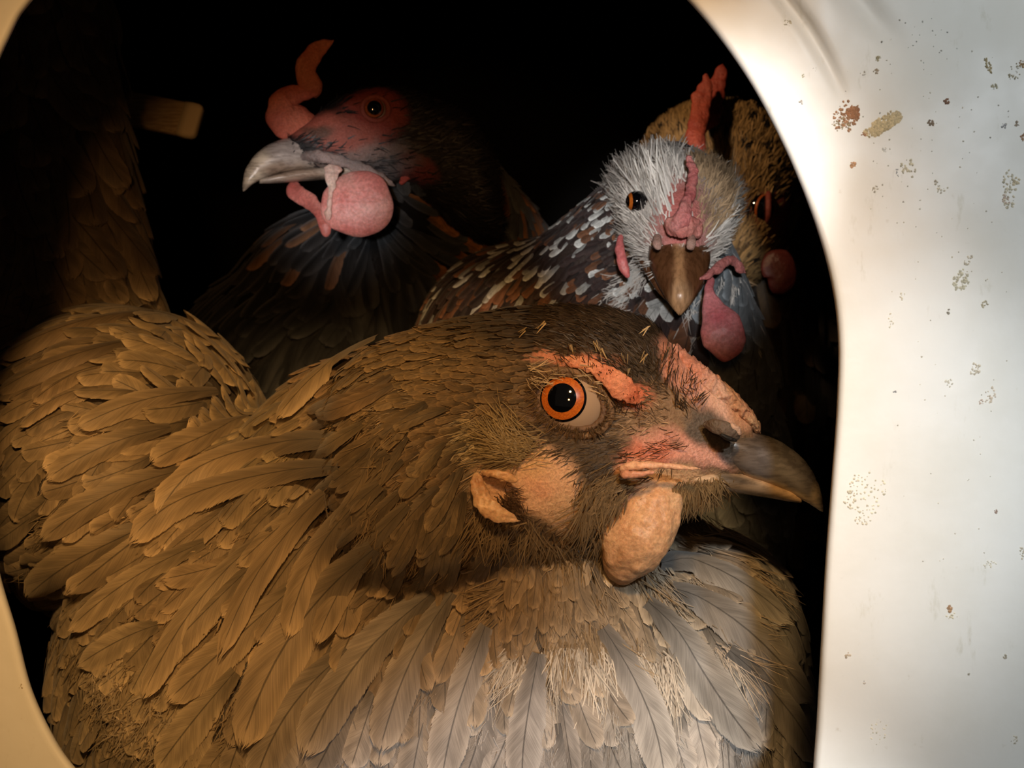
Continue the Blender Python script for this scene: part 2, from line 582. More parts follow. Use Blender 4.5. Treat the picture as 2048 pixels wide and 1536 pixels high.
class Plumage:
    """collects feathers of one bird; biggest are single objects, the rest one joined part"""
    def __init__(self, parent, tree):
        self.parent, self.tree, self.items = parent, tree, []

    def surf_path(self, p, d, L, curve=0.0):
        pts, nrm = [], []
        p = Vector(p)
        d = Vector(d)
        loc, n, _, _ = self.tree.find_nearest(p)
        n0 = n
        st = L/(FN-1)
        for i in range(FN):
            pts.append(loc[:]); nrm.append(n[:])
            d = d - n*d.dot(n)
            if d.length < 1e-6:
                d = n.orthogonal()
            d.normalize()
            if curve:
                d = (d + n.cross(d)*curve/FN).normalized()
            q = loc + d*st
            l2, n2, _, _ = self.tree.find_nearest(q)
            if l2 is None: break
            # keep stiff: blend the snapped point with the straight one
            loc = l2.lerp(q, 0.35)
            n = (n*0.7 + n2*0.3).normalized()
        return np.array(pts), np.array(nrm)

    def add(self, path, nrm, W, col, size=None, hero=False, **kw):
        V, uv = feather_geo(path, nrm, W, **kw)
        self.items.append((V, uv, np.array(col), RNG.random(), (1e3 if hero else 0) + (size if size is not None else W)))

    def hero(self, pts, W, col, d_guess=0.02, **kw):
        """pts three photo pixels root, mid, tip: cast onto the body"""
        a = np.array(pts, float)
        t = np.linspace(0, 1, FN)
        px = (1-t)**2*a[0, 0] + 2*t*(1-t)*a[1, 0] + t*t*a[2, 0]
        py = (1-t)**2*a[0, 1] + 2*t*(1-t)*a[1, 1] + t*t*a[2, 1]
        P3, N3 = [], []
        cl = Vector((0, -D, CZ))
        for x, y in zip(px, py):
            dr = (P(x, y, 0) - cl).normalized()
            h, n, _, _ = self.tree.ray_cast(cl, dr)
            if h is None or h.y > 0.16:
                return
            P3.append(h[:]); N3.append((n*0.75 + Vector((0, -0.25, 0)))[:])
        P3, N3 = np.array(P3), np.array(N3)
        for _ in range(3):
            P3[1:-1] = (P3[:-2] + P3[1:-1]*2 + P3[2:])/4
            N3[1:-1] = (N3[:-2] + N3[1:-1]*2 + N3[2:])/4
        self.add(P3, unit(N3), W*kd(P3[0][1]), col, hero=True, **kw)

    def build(self, limit, name='feather', rest='small_feathers'):
        it = sorted(self.items, key=lambda i: -i[4])
        for V, uv, c, r, _ in it[:limit]:
            n = len(V)
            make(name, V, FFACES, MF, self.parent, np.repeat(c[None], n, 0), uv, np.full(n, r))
        it = it[limit:]
        if it:
            n = FN*FM
            V = np.concatenate([i[0] for i in it])
            uv = np.concatenate([i[1] for i in it])
            c = np.repeat(np.array([i[2] for i in it]), n, 0)
            r = np.repeat(np.array([i[3] for i in it]), n)
            F = (np.arange(len(it))[:, None, None]*n + FFACES[None]).reshape(-1, 4)
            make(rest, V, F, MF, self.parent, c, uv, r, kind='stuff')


def thin_out(Pt, Nn, rad):
    """greedy spacing; rad per point"""
    keep = []
    K = np.zeros((0, 3))
    for i in range(len(Pt)):
        if len(keep):
            d = np.linalg.norm(K - Pt[i], axis=1)
            if d.min() < rad[i]:
                continue
        keep.append(i)
        K = Pt[keep]
    return np.array(keep)


def idw(g, x, y, power=3.0):
    """g rows: x,y,vals... -> interpolated vals"""
    g = np.array(g, float)
    d = np.sqrt((x[:, None]-g[None, :, 0])**2 + (y[:, None]-g[None, :, 1])**2) + 15
    w_ = 1/d**power
    w_ /= w_.sum(1, keepdims=True)
    return w_ @ g[:, 2:]


def paint(x, y, base, blobs, warp=0.0, seed=0.0):
    """blobs: (cx,cy,rx,ry,angle_deg,col,alpha,soft[,skin]); x,y picture-like coords of each vertex"""
    c = np.broadcast_to(np.array(base, float), (len(x), 3)).copy()
    skin = np.zeros(len(x))
    if warp:
        wx = np.array([noise.noise(Vector((a*0.018, b*0.018, seed))) for a, b in zip(x, y)])
        wy = np.array([noise.noise(Vector((a*0.018, b*0.018, seed + 9))) for a, b in zip(x, y)])
        w2 = np.array([noise.noise(Vector((a*0.07, b*0.07, seed + 4))) for a, b in zip(x, y)])
        x = x + wx*warp + w2*warp*0.5
        y = y + wy*warp + w2*warp*0.5
    for bl in blobs:
        cx, cy, rx, ry, an, col, al, so = bl[:8]
        sk = bl[8] if len(bl) > 8 else 1.0
        a = math.radians(an)
        u = ((x-cx)*math.cos(a) + (y-cy)*math.sin(a))/rx
        v = (-(x-cx)*math.sin(a) + (y-cy)*math.cos(a))/ry
        r = np.sqrt(u*u + v*v)
        m = np.clip((1 + so - r)/(2*so), 0, 1)
        m = m*m*(3-2*m)*al
        c = c*(1-m[:, None]) + np.array(col)[None]*m[:, None]
        skin = skin*(1-m) + sk*m
    return c, skin


def bump_field(x, y, bumps):
    h = np.zeros(len(x))
    for cx, cy, rx, ry, an, amp in bumps:
        a = math.radians(an)
        u = ((x-cx)*math.cos(a) + (y-cy)*math.sin(a))/rx
        v = (-(x-cx)*math.sin(a) + (y-cy)*math.cos(a))/ry
        h += amp*np.exp(-(u*u + v*v))
    return h


# ================================================================== nesting box
FRONT = -0.012
THICK = 0.004
box = empty('nesting_box', (0, 0.05, 0.0))
tag(box, 'white plastic nesting box front with dirty specks around a big arched opening', 'nesting box')
op = [(65, 0), (25, 62), (-25, 190), (-60, 400), (-65, 650), (-50, 900), (-5, 1130), (32, 1260), (62, 1375), (105, 1470), (150, 1536), (230, 1620),
      (420, 1690), (800, 1720), (1300, 1715), (1530, 1690), (1612, 1620), (1630, 1500), (1642, 1300), (1652, 1120), (1664, 960), (1674, 820),
      (1677, 680), (1662, 560), (1625, 430), (1565, 285), (1485, 140), (1375, 0), (1230, -130), (1000, -250), (700, -300), (400, -260), (190, -140)]
op = np.array(op, float)
q = np.linspace(0, len(op), 420, endpoint=False)
ext = np.concatenate([op[-3:], op, op[:4]])
o2 = np.stack([spl(np.arange(-3, len(op)+4), ext[:, c], q) for c in (0, 1)], -1)
tan = np.roll(o2, -1, 0) - np.roll(o2, 1, 0)
tan /= np.linalg.norm(tan, axis=1)[:, None]
nrm2 = np.stack([tan[:, 1], -tan[:, 0]], -1)
cen = np.array([830, 750])
flip = np.sign(((o2 - cen)*nrm2).sum(1))
nrm2 *= flip[:, None]
for _ in range(6):
    nrm2 = nrm2 + np.roll(nrm2, 1, 0) + np.roll(nrm2, -1, 0)
    nrm2 /= np.linalg.norm(nrm2, axis=1)[:, None]

rings = [(8, THICK + 0.008), (2, THICK + 0.004), (0, THICK), (-1, THICK*0.6), (0, THICK*0.3), (3, 0.0006), (8, 0.00015), (14, 0.0)]
svals = list(np.arange(22, 760, 9.0)) + [850, 1000, 1300, 1700]
rings += [(s_, 0.0) for s_ in svals]


def seg_dist(x, y, pl):
    best = np.full(x.shape, 1e9); tpar = np.zeros(x.shape); sgn = np.zeros(x.shape)
    tot = len(pl) - 1
    for i in range(tot):
        ax, ay = pl[i]; bx, by = pl[i+1]
        L2 = (bx-ax)**2 + (by-ay)**2
        t = np.clip(((x-ax)*(bx-ax) + (y-ay)*(by-ay))/L2, 0, 1)
        d = np.hypot(x-ax-t*(bx-ax), y-ay-t*(by-ay))
        s_ = np.sign((bx-ax)*(y-ay) - (by-ay)*(x-ax))
        m = d < best
        best = np.where(m, d, best); tpar = np.where(m, (i+t)/tot, tpar); sgn = np.where(m, s_, sgn)
    return best, tpar, sgn


VV = []
for s_, dd in rings:
    pr = o2 + nrm2*s_
    d_ = np.full(len(pr), FRONT + dd)
    if dd == 0.0:
        # moulded crease and hollow in the upper corner
        b1, t1, g1 = seg_dist(pr[:, 0], pr[:, 1], [(1470, -160), (1570, 0), (1612, 50), (1655, 125), (1692, 205)])
        d_ += 0.0017*np.exp(-(b1/12)**2)*np.clip((1 - t1)*2.2, 0, 1)
        st = 1/(1 + np.exp(g1*b1/14))
        b2, t2, g2 = seg_dist(pr[:, 0], pr[:, 1], [(1600, -160), (1715, 0), (1760, 50), (1815, 105)])
        d_ += 0.0010*np.exp(-(b2/26)**2)*np.clip((1 - t2)*2.0, 0, 1)
        d_ -= 0.0007*np.exp(-(np.hypot(pr[:, 0]-1650, (pr[:, 1]-20)*0.6)/60)**2)
    VV.append(np.array([P(x, y, d)[:] for (x, y), d in zip(pr, d_)]))
VV = np.stack(VV, 0)
# the box side walls follow the front far outside the opening
panel = make('front_panel', VV.reshape(-1, 3), grid_faces(len(rings), len(o2)), MPL, box)


def box_wall(name, lo, hi, mat, parent, bevel=0.002):
    bm = bmesh.new()
    c = [(a+b)/2 for a, b in zip(lo, hi)]
    s = [(b-a) for a, b in zip(lo, hi)]
    bmesh.ops.create_cube(bm, size=1, matrix=Matrix.Translation(c) @ Matrix.Diagonal((*s, 1)))
    bmesh.ops.bevel(bm, geom=bm.edges[:], offset=bevel, segments=2, affect='EDGES')
    me = bpy.data.meshes.new(name)
    bm.to_mesh(me); bm.free()
    me.materials.append(mat)
    o = bpy.data.objects.new(name, me)
    COL.objects.link(o)
    if parent:
        o.parent = parent
        o.matrix_parent_inverse = Matrix.Translation(-Vector(parent.location))
    return o


X0, X1, Y1, Z0, Z1 = -0.17, 0.17, 0.42, 0.03, 0.37
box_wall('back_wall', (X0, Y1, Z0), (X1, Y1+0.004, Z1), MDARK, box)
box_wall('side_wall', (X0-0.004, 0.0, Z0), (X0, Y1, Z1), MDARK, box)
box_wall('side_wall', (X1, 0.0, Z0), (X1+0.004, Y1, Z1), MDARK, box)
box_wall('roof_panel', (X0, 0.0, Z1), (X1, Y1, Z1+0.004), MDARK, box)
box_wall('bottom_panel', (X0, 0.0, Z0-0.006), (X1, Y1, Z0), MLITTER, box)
MWOOD = mat_simple('coop_boards', (0.10, 0.065, 0.035), 0.8, 0.0, 0.2)
tag(box_wall('wall_back', (-0.6, 0.5, 0.024), (0.6, 0.52, 0.8), MWOOD, None), kind='structure')
tag(box_wall('wall_left', (-0.6, -0.6, 0.024), (-0.58, 0.5, 0.8), MWOOD, None), kind='structure')
fl = box_wall('floor', (-0.6, -0.6, -0.02), (0.6, 0.8, 0.024), MLITTER, None)
tag(fl, kind='structure')

# dried dirt flakes stuck on the plastic
dirt = [  # x, y, rx, ry, angle, count, size, colour
    (1692, 232, 26, 32, 20, 90, 3.2, (.36, .20, .11)), (1706, 226, 12, 12, 0, 60, 4.0, (.33, .16, .08)), (1684, 250, 20, 15, 0, 30, 2.4, (.33, .27, .17)),
    (1765, 250, 42, 13, -30, 170, 4.5, (.52, .43, .26)), (1728, 268, 6, 4, -20, 12, 3.2, (.42, .24, .14)), (1790, 232, 14, 12, 0, 40, 3.5, (.50, .42, .27)),
    (1893, 203, 5, 5, 0, 12, 3.0, (.20, .11, .07)), (1862, 246, 7, 5, 30, 14, 2.8, (.22, .17, .12)), (1706, 329, 6, 5, 0, 14, 2.8, (.45, .27, .15)),
    (1758, 116, 5, 6, 0, 10, 2.6, (.36, .32, .2)), (1753, 142, 6, 5, 0, 12, 2.4, (.34, .28, .2)), (1728, 146, 8, 4, 0, 8, 2.0, (.45, .42, .36)),
    (1574, 46, 8, 6, 30, 16, 2.6, (.44, .40, .30)), (1606, 152, 6, 5, 0, 8, 2.2, (.42, .40, .30)), (1630, 138, 4, 4, 0, 6, 2.0, (.35, .33, .28)), (1602, 205, 4, 4, 0, 6, 2.2, (.35, .33, .3)),
    (1976, 128, 5, 22, -20, 26, 2.6, (.34, .28, .16)), (1989, 172, 6, 6, 0, 12, 2.4, (.38, .35, .25)), (2030, 145, 14, 18, 20, 24, 2.2, (.36, .32, .22)), (2044, 128, 6, 8, 0, 14, 2.6, (.30, .2, .1)),
    (2008, 252, 5, 5, 0, 8, 2.4, (.33, .33, .33)), (2035, 247, 4, 6, 0, 9, 2.6, (.33, .27, .2)), (2046, 275, 5, 10, 0, 12, 2.8, (.33, .2, .12)),
    (1816, 335, 14, 22, -20, 26, 3.0, (.56, .52, .40)), (1873, 365, 5, 5, 0, 9, 2.4, (.42, .38, .3)), (1885, 378, 12, 9, 0, 16, 2.2, (.6, .56, .46)),
    (2018, 380, 14, 40, 0, 46, 3.0, (.55, .50, .38)), (2032, 362, 7, 9, 0, 16, 3.2, (.50, .43, .3)), (2012, 400, 8, 12, 0, 16, 2.4, (.5, .40, .33)), (1752, 378, 8, 6, 0, 12, 2.2, (.5, .46, .38)),
    (1775, 300, 10, 6, 0, 10, 2.0, (.55, .55, .52)), (1795, 345, 4, 9, 0, 8, 2.0, (.5, .5, .5)),
    (1922, 560, 16, 24, 25, 60, 3.0, (.50, .47, .36)), (1938, 520, 8, 12, 30, 20, 2.4, (.55, .5, .4)), (1970, 608, 7, 7, 20, 18, 2.8, (.40, .36, .26)), (1898, 624, 4, 5, 0, 8, 2.4, (.22, .2, .16)),
    (1805, 592, 5, 8, 0, 10, 2.0, (.58, .54, .44)), (1782, 640, 5, 18, 0, 14, 2.0, (.64, .6, .5)), (1950, 738, 12, 12, 0, 26, 2.4, (.5, .45, .36)), (1980, 790, 12, 16, 20, 24, 2.6, (.56, .48, .38)),
    (1900, 765, 9, 8, 0, 14, 2.2, (.55, .52, .44)), (1962, 805, 5, 5, 0, 8, 2.2, (.5, .38, .3)), (1790, 783, 3, 3, 0, 5, 2.2, (.3, .3, .3)),
    (1735, 985, 40, 45, 0, 70, 2.6, (.58, .54, .42)), (1700, 1000, 12, 20, 10, 26, 2.6, (.50, .46, .36)), (1728, 1040, 18, 10, 0, 22, 2.4, (.54, .5, .4)),
    (1992, 1022, 4, 4, 0, 8, 2.2, (.28, .2, .16)), (1898, 1218, 6, 6, 0, 20, 3.0, (.36, .22, .12)), (1904, 1232, 11, 7, 0, 12, 2.2, (.6, .55, .42)),
    (1695, 1310, 7, 5, 0, 10, 2.4, (.48, .40, .30)), (1760, 1465, 20, 26, 0, 22, 2.0, (.66, .62, .5)), (2010, 1313, 4, 4, 0, 8, 2.4, (.4, .36, .28)), (1937, 1350, 3, 3, 0, 5, 2.0, (.4, .36, .28)),
    (2030, 1480, 8, 8, 0, 12, 2.4, (.55, .5, .4)), (2044, 1105, 6, 14, 0, 14, 2.6, (.5, .45, .35)), (1980, 1130, 14, 8, 0, 16, 2.0, (.62, .58, .48)), (1730, 1365, 5, 5, 0, 5, 1.8, (.5, .45, .4)),
    (1860, 90, 60, 60, 0, 14, 1.8, (.5, .5, .47)), (1900, 700, 120, 500, 0, 60, 1.7, (.5, .46, .38)), (1850, 250, 180, 220, 0, 60, 1.8, (.48, .46, .4)), (40, 1372, 8, 5, 60, 5, 1.5, (.4, .3, .15)),
]
dv, df, dc = [], [], []
for x, y, rx, ry, an, cnt, sz, c in dirt:
    a = math.radians(an)
    for i in range(cnt):
        r = math.sqrt(random.random()); t = random.random()*math.tau
        u_, v_ = r*rx*math.cos(t), r*ry*math.sin(t)
        cx, cy = x + u_*math.cos(a) - v_*math.sin(a), y + u_*math.sin(a) + v_*math.cos(a)
        s_ = sz*random.uniform(0.4, 1.15)
        n0 = len(dv)
        f_ = random.uniform(0.75, 1.25)
        dv.append(P(cx, cy, FRONT - 0.00022)[:]); dc.append([k*f_ for k in c])
        for j in range(8):
            rr = s_*random.uniform(0.6, 1.3); tt = j/8*math.tau
            dv.append(P(cx + rr*math.cos(tt), cy + rr*math.sin(tt), FRONT - 0.00002)[:]); dc.append([k*f_*1.1 for k in c])
        for j in range(8):
            df.append((n0, n0+1+j, n0+1+(j+1) % 8))
MD, ntd, bd = new_mat('dried_dirt')
ntd.links.new(attr_col(ntd), bd.inputs['Base Color'])
bd.inputs['Roughness'].default_value = 0.8
make('dried_dirt', dv, df, MD, box, np.array(dc), kind='stuff')

# ================================================================== perch stub
pm, pnt, pb = new_mat('bare_wood')
tcw = N(pnt, 'ShaderNodeTexCoord').outputs['Object']
mpw = N(pnt, 'ShaderNodeMapping'); mpw.inputs['Scale'].default_value = (0.12, 1, 1)
pnt.links.new(tcw, mpw.inputs[0])
nw = tex_noise(pnt, mpw.outputs[0], 1800, 4, 0.6)
pnt.links.new(mixc(pnt, mapr(pnt, nw, 0.3, 0.7), (0.30, 0.19, 0.09), (0.52, 0.37, 0.2)), pb.inputs['Base Color'])
pb.inputs['Roughness'].default_value = 0.6
dpz = 0.17
kk = kd(dpz)
# flat wooden slat, thin, running from the left side wall to its rounded end
A = P(-240, 120, 0.18); B = P(388, 243, dpz)
ax = (B - A).normalized()
upv = Vector((0, 0.25, 1)); upv = (upv - ax*upv.dot(ax)).normalized()
dep = ax.cross(upv)
secs = []
hh_, ht_ = 36*kk, 13*kk
for t, s1 in [(0, 1), (0.3, 1), (0.6, 1), (0.8, 1), (0.95, 1), (0.99, 0.985), (1.003, 0.93), (1.008, 0.8)]:
    c = A.lerp(B, t)
    ring = []
    for k in range(28):
        a = k/28*math.tau
        ca, sa = math.cos(a), math.sin(a)
        ring.append((c + upv*hh_*s1*math.copysign(abs(ca)**0.55, ca) + dep*ht_*s1*math.copysign(abs(sa)**0.55, sa))[:])
    secs.append(ring)
v_, f_ = close_grid(np.array(secs))
perch = make('perch', v_, f_, pm, None)
tag(perch, 'beige wooden perch slat with rounded end sticking out of the dark', 'perch')


ev_, ef_ = close_grid(np.array([[(c_ + upv*hh_*s1*math.copysign(abs(math.cos(k/28*math.tau))**0.55, math.cos(k/28*math.tau)) + dep*ht_*s1*math.copysign(abs(math.sin(k/28*math.tau))**0.55, math.sin(k/28*math.tau)))[:] for k in range(28)]
                     for c_, s1 in ((A.lerp(B, .962), 1.03), (A.lerp(B, .985), 1.05), (A.lerp(B, 1.005), 1.02), (A.lerp(B, 1.014), .93), (A.lerp(B, 1.018), .8))]))
make('cut_end', ev_, ef_, mat_simple('pale_end_grain', (.72, .56, .34), .6), perch)['label'] = 'pale rounded end'

# ================================================================== FRONT HEN
hen = empty('hen', (-0.02, 0.09, 0.03))
tag(hen, 'large grey-brown hen in front with orange eye, turned right in profile', 'hen')
HD = 0.036                                     # depth of the head's middle plane
MH1 = pose(1125, 795, HD)


def hl(px, py):                                # photo pixel -> head local x, z
    return px - 1125, 795 - py


# torso, neck
body_items = [
    ('e', P(815, 1340, 0.082), (700*kd(.082), 0.047, 560*kd(.082))),
    ('e', P(1310, 1470, 0.080), (305*kd(.08), 0.041, 440*kd(.08))),
    ('e', P(1390, 1290, 0.075), (200*kd(.075), 0.036, 240*kd(.075))),
    ('e', P(250, 930, 0.095), (285*kd(.095), 0.045, 310*kd(.095))),
    ('c', P(140, 720, 0.115), 185*kd(.115), P(60, 80, 0.135), 150*kd(.135), 0.8),
    ('c', P(70, 60, 0.135), 150*kd(.135), P(0, -160, 0.15), 120*kd(.15), 0.6),
    ('c', P(1010, 880, 0.050), 215*kd(.05), P(760, 1120, 0.061), 320*kd(.061), 0.85),
    ('c', P(960, 800, 0.050), 170*kd(.05), P(730, 960, 0.065), 240*kd(.065), 0.8),
    ('c', P(1110, 1070, 0.042), 150*kd(.042), P(1140, 1330, 0.056), 290*kd(.056), 0.85),
]
bV, bF = blobs_mesh(body_items, 0.0016, 12)

# head loft
st = []
top = [(1500, 835), (1450, 785), (1400, 742), (1350, 690), (1320, 648), (1250, 612), (1150, 598), (1050, 604), (930, 626), (820, 656), (740, 690), (680, 740)]
bot = {1500: 950, 1450: 965, 1400: 985, 1350: 1010, 1320: 1030, 1250: 1075, 1150: 1105, 1050: 1110, 930: 1130, 820: 1150, 740: 1130, 680: 1080}
hwd = {1500: 40, 1450: 62, 1400: 82, 1350: 104, 1320: 116, 1250: 140, 1150: 162, 1050: 176, 930: 190, 820: 195, 740: 170, 680: 110}
for x, y in top:
    st.append((x - 1125, 795 - y - (0 if x > 1350 else 12), 795 - bot[x], hwd[x]))
hv = loft(st, 200, 120, ex=0.92)
hs = hv.shape
hf = hv.reshape(-1, 3)
# picture-plane coords of each vertex as seen on the near (camera) flank
wv = xf(hf, MH1)
near = hf.copy(); near[:, 1] = -np.abs(near[:, 1])
hx, hy = to_px(xf(near, MH1))
bumps = [
    (1139, 804, 86, 60, 23, -30),      # eye socket
    (1150, 725, 130, 26, 6, 13),      # brow
    (1240, 770, 45, 40, 20, 8),
    (1080, 975, 90, 65, 20, 9),       # cheek
    (1130, 1040, 70, 45, 10, 5),
    (1340, 920, 90, 24, 8, 7),        # gape fold
    (1255, 935, 25, 18, 0, 8),
    (1200, 900, 70, 18, 10, -5),
    (1420, 865, 46, 28, 25, 7),       # nostril operculum
    (1445, 862, 22, 6, 30, -16),
    (1370, 790, 30, 60, -35, 5),
    (1280, 690, 70, 40, 20, 6),
]
hb = bump_field(hx, hy, bumps)
latw = np.abs(hf[:, 1])/(np.abs(hf[:, 1]).reshape(hs[0], hs[1]).max(1).repeat(hs[1]) + 1e-6)
amp_n = noise3(hf, 0.035, 3, 3.1)
hf[:, 1] += np.sign(hf[:, 1])*hb*np.clip(latw*1.3, 0, 1)
rad = unit(hf*np.array([0, 1, 1]) + 1e-6)
hf += rad*(amp_n*2.2)[:, None]
nearw = hf.copy(); nearw[:, 1] = -np.abs(nearw[:, 1])
hx, hy = to_px(xf(nearw, MH1))
hV, hF = close_grid(hf.reshape(hs))
hx2 = np.concatenate([np.full(hs[1], hx[:hs[1]].mean()), hx, np.full(hs[1], hx[-hs[1]:].mean())])
hy2 = np.concatenate([np.full(hs[1], hy[:hs[1]].mean()), hy, np.full(hs[1], hy[-hs[1]:].mean())])

TAN = (.72, .44, .27); PINK = (.66, .33, .26); RED = (.70, .20, .10); DKBR = (.075, .050, .030); BRN = (.17, .115, .07); NOS = (.12, .095, .075)
FEATHER_PAINT = [
    (1150, 640, 280, 70, 0, (.030, .018, .009), 0.95, .4, 0), (1290, 690, 85, 100, 30, (.036, .024, .014), .95, .4, 0), (1290, 760, 40, 50, 10, (.05, .034, .018), .8, .5, 0),
    (1230, 850, 90, 60, 20, (.24, .16, .09), .8, .5, 0), (1330, 830, 60, 50, 0, (.30, .19, .11), .8, .5, 0),
    (1170, 890, 150, 36, 12, (.060, .038, .018), .9, .4, 0), (1000, 900, 80, 60, 0, (.16, .115, .06), .9, .4, 0),
    (1200, 965, 46, 60, 40, (.06, .038, .018), .9, .4, 0), (1225, 1010, 22, 70, 30, (.045, .028, .014), .9, .5, 0),
]
SKIN_PAINT = [
    (1140, 722, 85, 13, 4, (.62, .24, .14), .9, .5, .9), (1215, 752, 62, 17, 28, RED, .9, .45, 1), (1262, 790, 36, 26, 25, RED, .9, .45, 1),
    (1420, 775, 115, 48, 42, (.66, .34, .27), 1, .35, 1), (1345, 720, 22, 40, -15, (.62, .28, .20), .85, .4, .9), (1460, 815, 60, 40, 45, (.70, .46, .36), .8, .5, 1),
    (1360, 895, 95, 34, 10, (.68, .33, .25), 1, .4, 1), (1300, 905, 60, 22, -12, (.70, .22, .13), .9, .5, 1), (1275, 935, 42, 16, -10, (.78, .36, .22), 1, .4, 1),
    (1420, 905, 70, 24, 12, (.70, .36, .28), 1, .4, 1),
    (1350, 955, 100, 20, 4, (.66, .42, .24), 1, .4, 1),
    (1085, 965, 78, 68, 25, TAN, 1, .25, 1), (1150, 1030, 66, 44, 10, (.60, .38, .22), 1, .4, .95), (990, 975, 46, 36, 30, (.64, .38, .22), 1, .3, 1),
    (1060, 930, 40, 30, 0, (.68, .42, .22), .9, .5, 1), (1080, 975, 30, 16, 10, (.70, .33, .2), .5, .7, 1),
    (1285, 1050, 60, 90, 25, (.66, .38, .24), 1, .3, 1), (1390, 850, 26, 22, 0, NOS, .9, .4, 1),
    (1425, 866, 58, 36, 24, NOS, 1, .3, 1), (1475, 905, 34, 26, 10, (.14, .115, .09), .9, .5, 1),
    (1350, 888, 12, 8, 0, (.25, .14, .09), .7, .6, 1), (1136, 800, 88, 70, 8, (.22, .13, .085), .85, .25, .55),
]
hcol, hskin = paint(hx2, hy2, (.15, .105, .062), FEATHER_PAINT + SKIN_PAINT, warp=16, seed=2.0)
bx, by = to_px(bV)
bcol = np.tile(np.array((.10, .08, .06)), (len(bV), 1))
allV = np.concatenate([bV, xf(hV, MH1)])
allF = np.concatenate([bF, hF + len(bV)])
hW = xf(hV, MH1)
body = make('body', allV, allF, MSK, hen, np.concatenate([bcol, hcol]))

tree = bvh(allV, allF)

# plumage flow guides: x, y, dx, dy, length, width
G = [
    (60, 60, .15, 1, 260, 90), (180, 200, .3, .95, 230, 80), (200, 400, .5, .85, 220, 80), (60, 330, .1, 1, 240, 90), (300, 590, .8, .55, 170, 60), (150, 520, .6, .7, 200, 75),
    (450, 680, .75, .45, 120, 50), (100, 650, -.9, .25, 170, 70), (260, 650, -.9, .15, 170, 65), (350, 740, -1, .05, 170, 62), (480, 750, -1, -.02, 170, 62), (60, 800, -.9, .4, 140, 55),
    (200, 830, -.95, .3, 130, 52), (400, 830, -.95, .25, 150, 56), (560, 780, -.95, .22, 170, 66), (640, 740, -.9, .35, 120, 46), (760, 690, -.95, .3, 90, 34), (900, 700, -1, .15, 70, 26),
    (700, 850, -.75, .6, 120, 40), (850, 800, -.95, .3, 70, 26), (850, 950, -.5, .85, 90, 30), (560, 900, -.92, .35, 190, 80), (400, 960, -.9, .4, 170, 72), (200, 960, -.85, .5, 130, 54),
    (90, 1000, -.7, .7, 130, 54), (480, 1060, -.8, .55, 190, 70), (300, 1080, -.8, .55, 150, 62), (120, 1180, -.75, .65, 120, 56), (620, 1050, -.5, .85, 230, 66), (720, 1100, -.35, .95, 220, 62),
    (520, 1250, -.5, .85, 220, 80), (360, 1250, -.7, .7, 150, 64), (200, 1300, -.75, .6, 110, 60), (350, 1400, -.55, .8, 150, 66), (250, 1450, -.6, .7, 120, 60), (600, 1400, -.4, .9, 210, 88),
    (800, 1250, -.3, .95, 180, 62), (800, 1450, -.25, .97, 200, 86), (950, 1150, -.25, .95, 120, 38), (1000, 1350, -.15, 1, 170, 62), (1000, 1500, -.05, 1, 190, 84), (900, 1050, -.3, .95, 100, 34),
    (1100, 1180, 0, 1, 110, 36), (1150, 1400, .12, 1, 170, 60), (1250, 1200, .4, .9, 120, 40), (1300, 1350, .35, .95, 170, 66), (1300, 1500, .2, 1, 190, 80), (1400, 1120, .75, .6, 120, 46),
    (1450, 1250, .55, .85, 160, 66), (1500, 1420, .3, .95, 170, 76), (1560, 1150, .6, .8, 130, 56), (1580, 1350, .2, 1, 150, 64), (1400, 1050, .8, .5, 100, 36),
]
# tones (plumage colour) x, y, r, g, b
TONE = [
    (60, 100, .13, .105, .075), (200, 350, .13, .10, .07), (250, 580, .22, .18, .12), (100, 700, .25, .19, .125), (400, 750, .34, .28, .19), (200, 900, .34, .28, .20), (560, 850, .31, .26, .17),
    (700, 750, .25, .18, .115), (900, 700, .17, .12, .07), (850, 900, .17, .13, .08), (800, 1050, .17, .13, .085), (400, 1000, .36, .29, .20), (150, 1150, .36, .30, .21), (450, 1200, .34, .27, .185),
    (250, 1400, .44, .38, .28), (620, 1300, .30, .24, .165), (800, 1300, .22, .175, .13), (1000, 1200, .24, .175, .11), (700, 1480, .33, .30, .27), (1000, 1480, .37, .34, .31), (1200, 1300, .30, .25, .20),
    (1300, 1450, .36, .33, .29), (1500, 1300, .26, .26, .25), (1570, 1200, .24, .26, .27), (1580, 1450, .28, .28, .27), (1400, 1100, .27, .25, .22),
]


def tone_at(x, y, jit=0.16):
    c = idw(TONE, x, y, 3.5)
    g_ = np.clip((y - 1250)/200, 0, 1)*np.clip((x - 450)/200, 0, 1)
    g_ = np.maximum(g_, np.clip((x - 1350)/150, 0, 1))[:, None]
    c = c*(np.array((1.05, .93, .74))*(1 - g_) + np.array((1.05, 1.0, .96))*g_)  # browner tint up and left, greyer tint low and right
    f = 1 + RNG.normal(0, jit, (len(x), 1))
    return np.clip(c*np.clip(f, .55, 1.5), .01, .9)


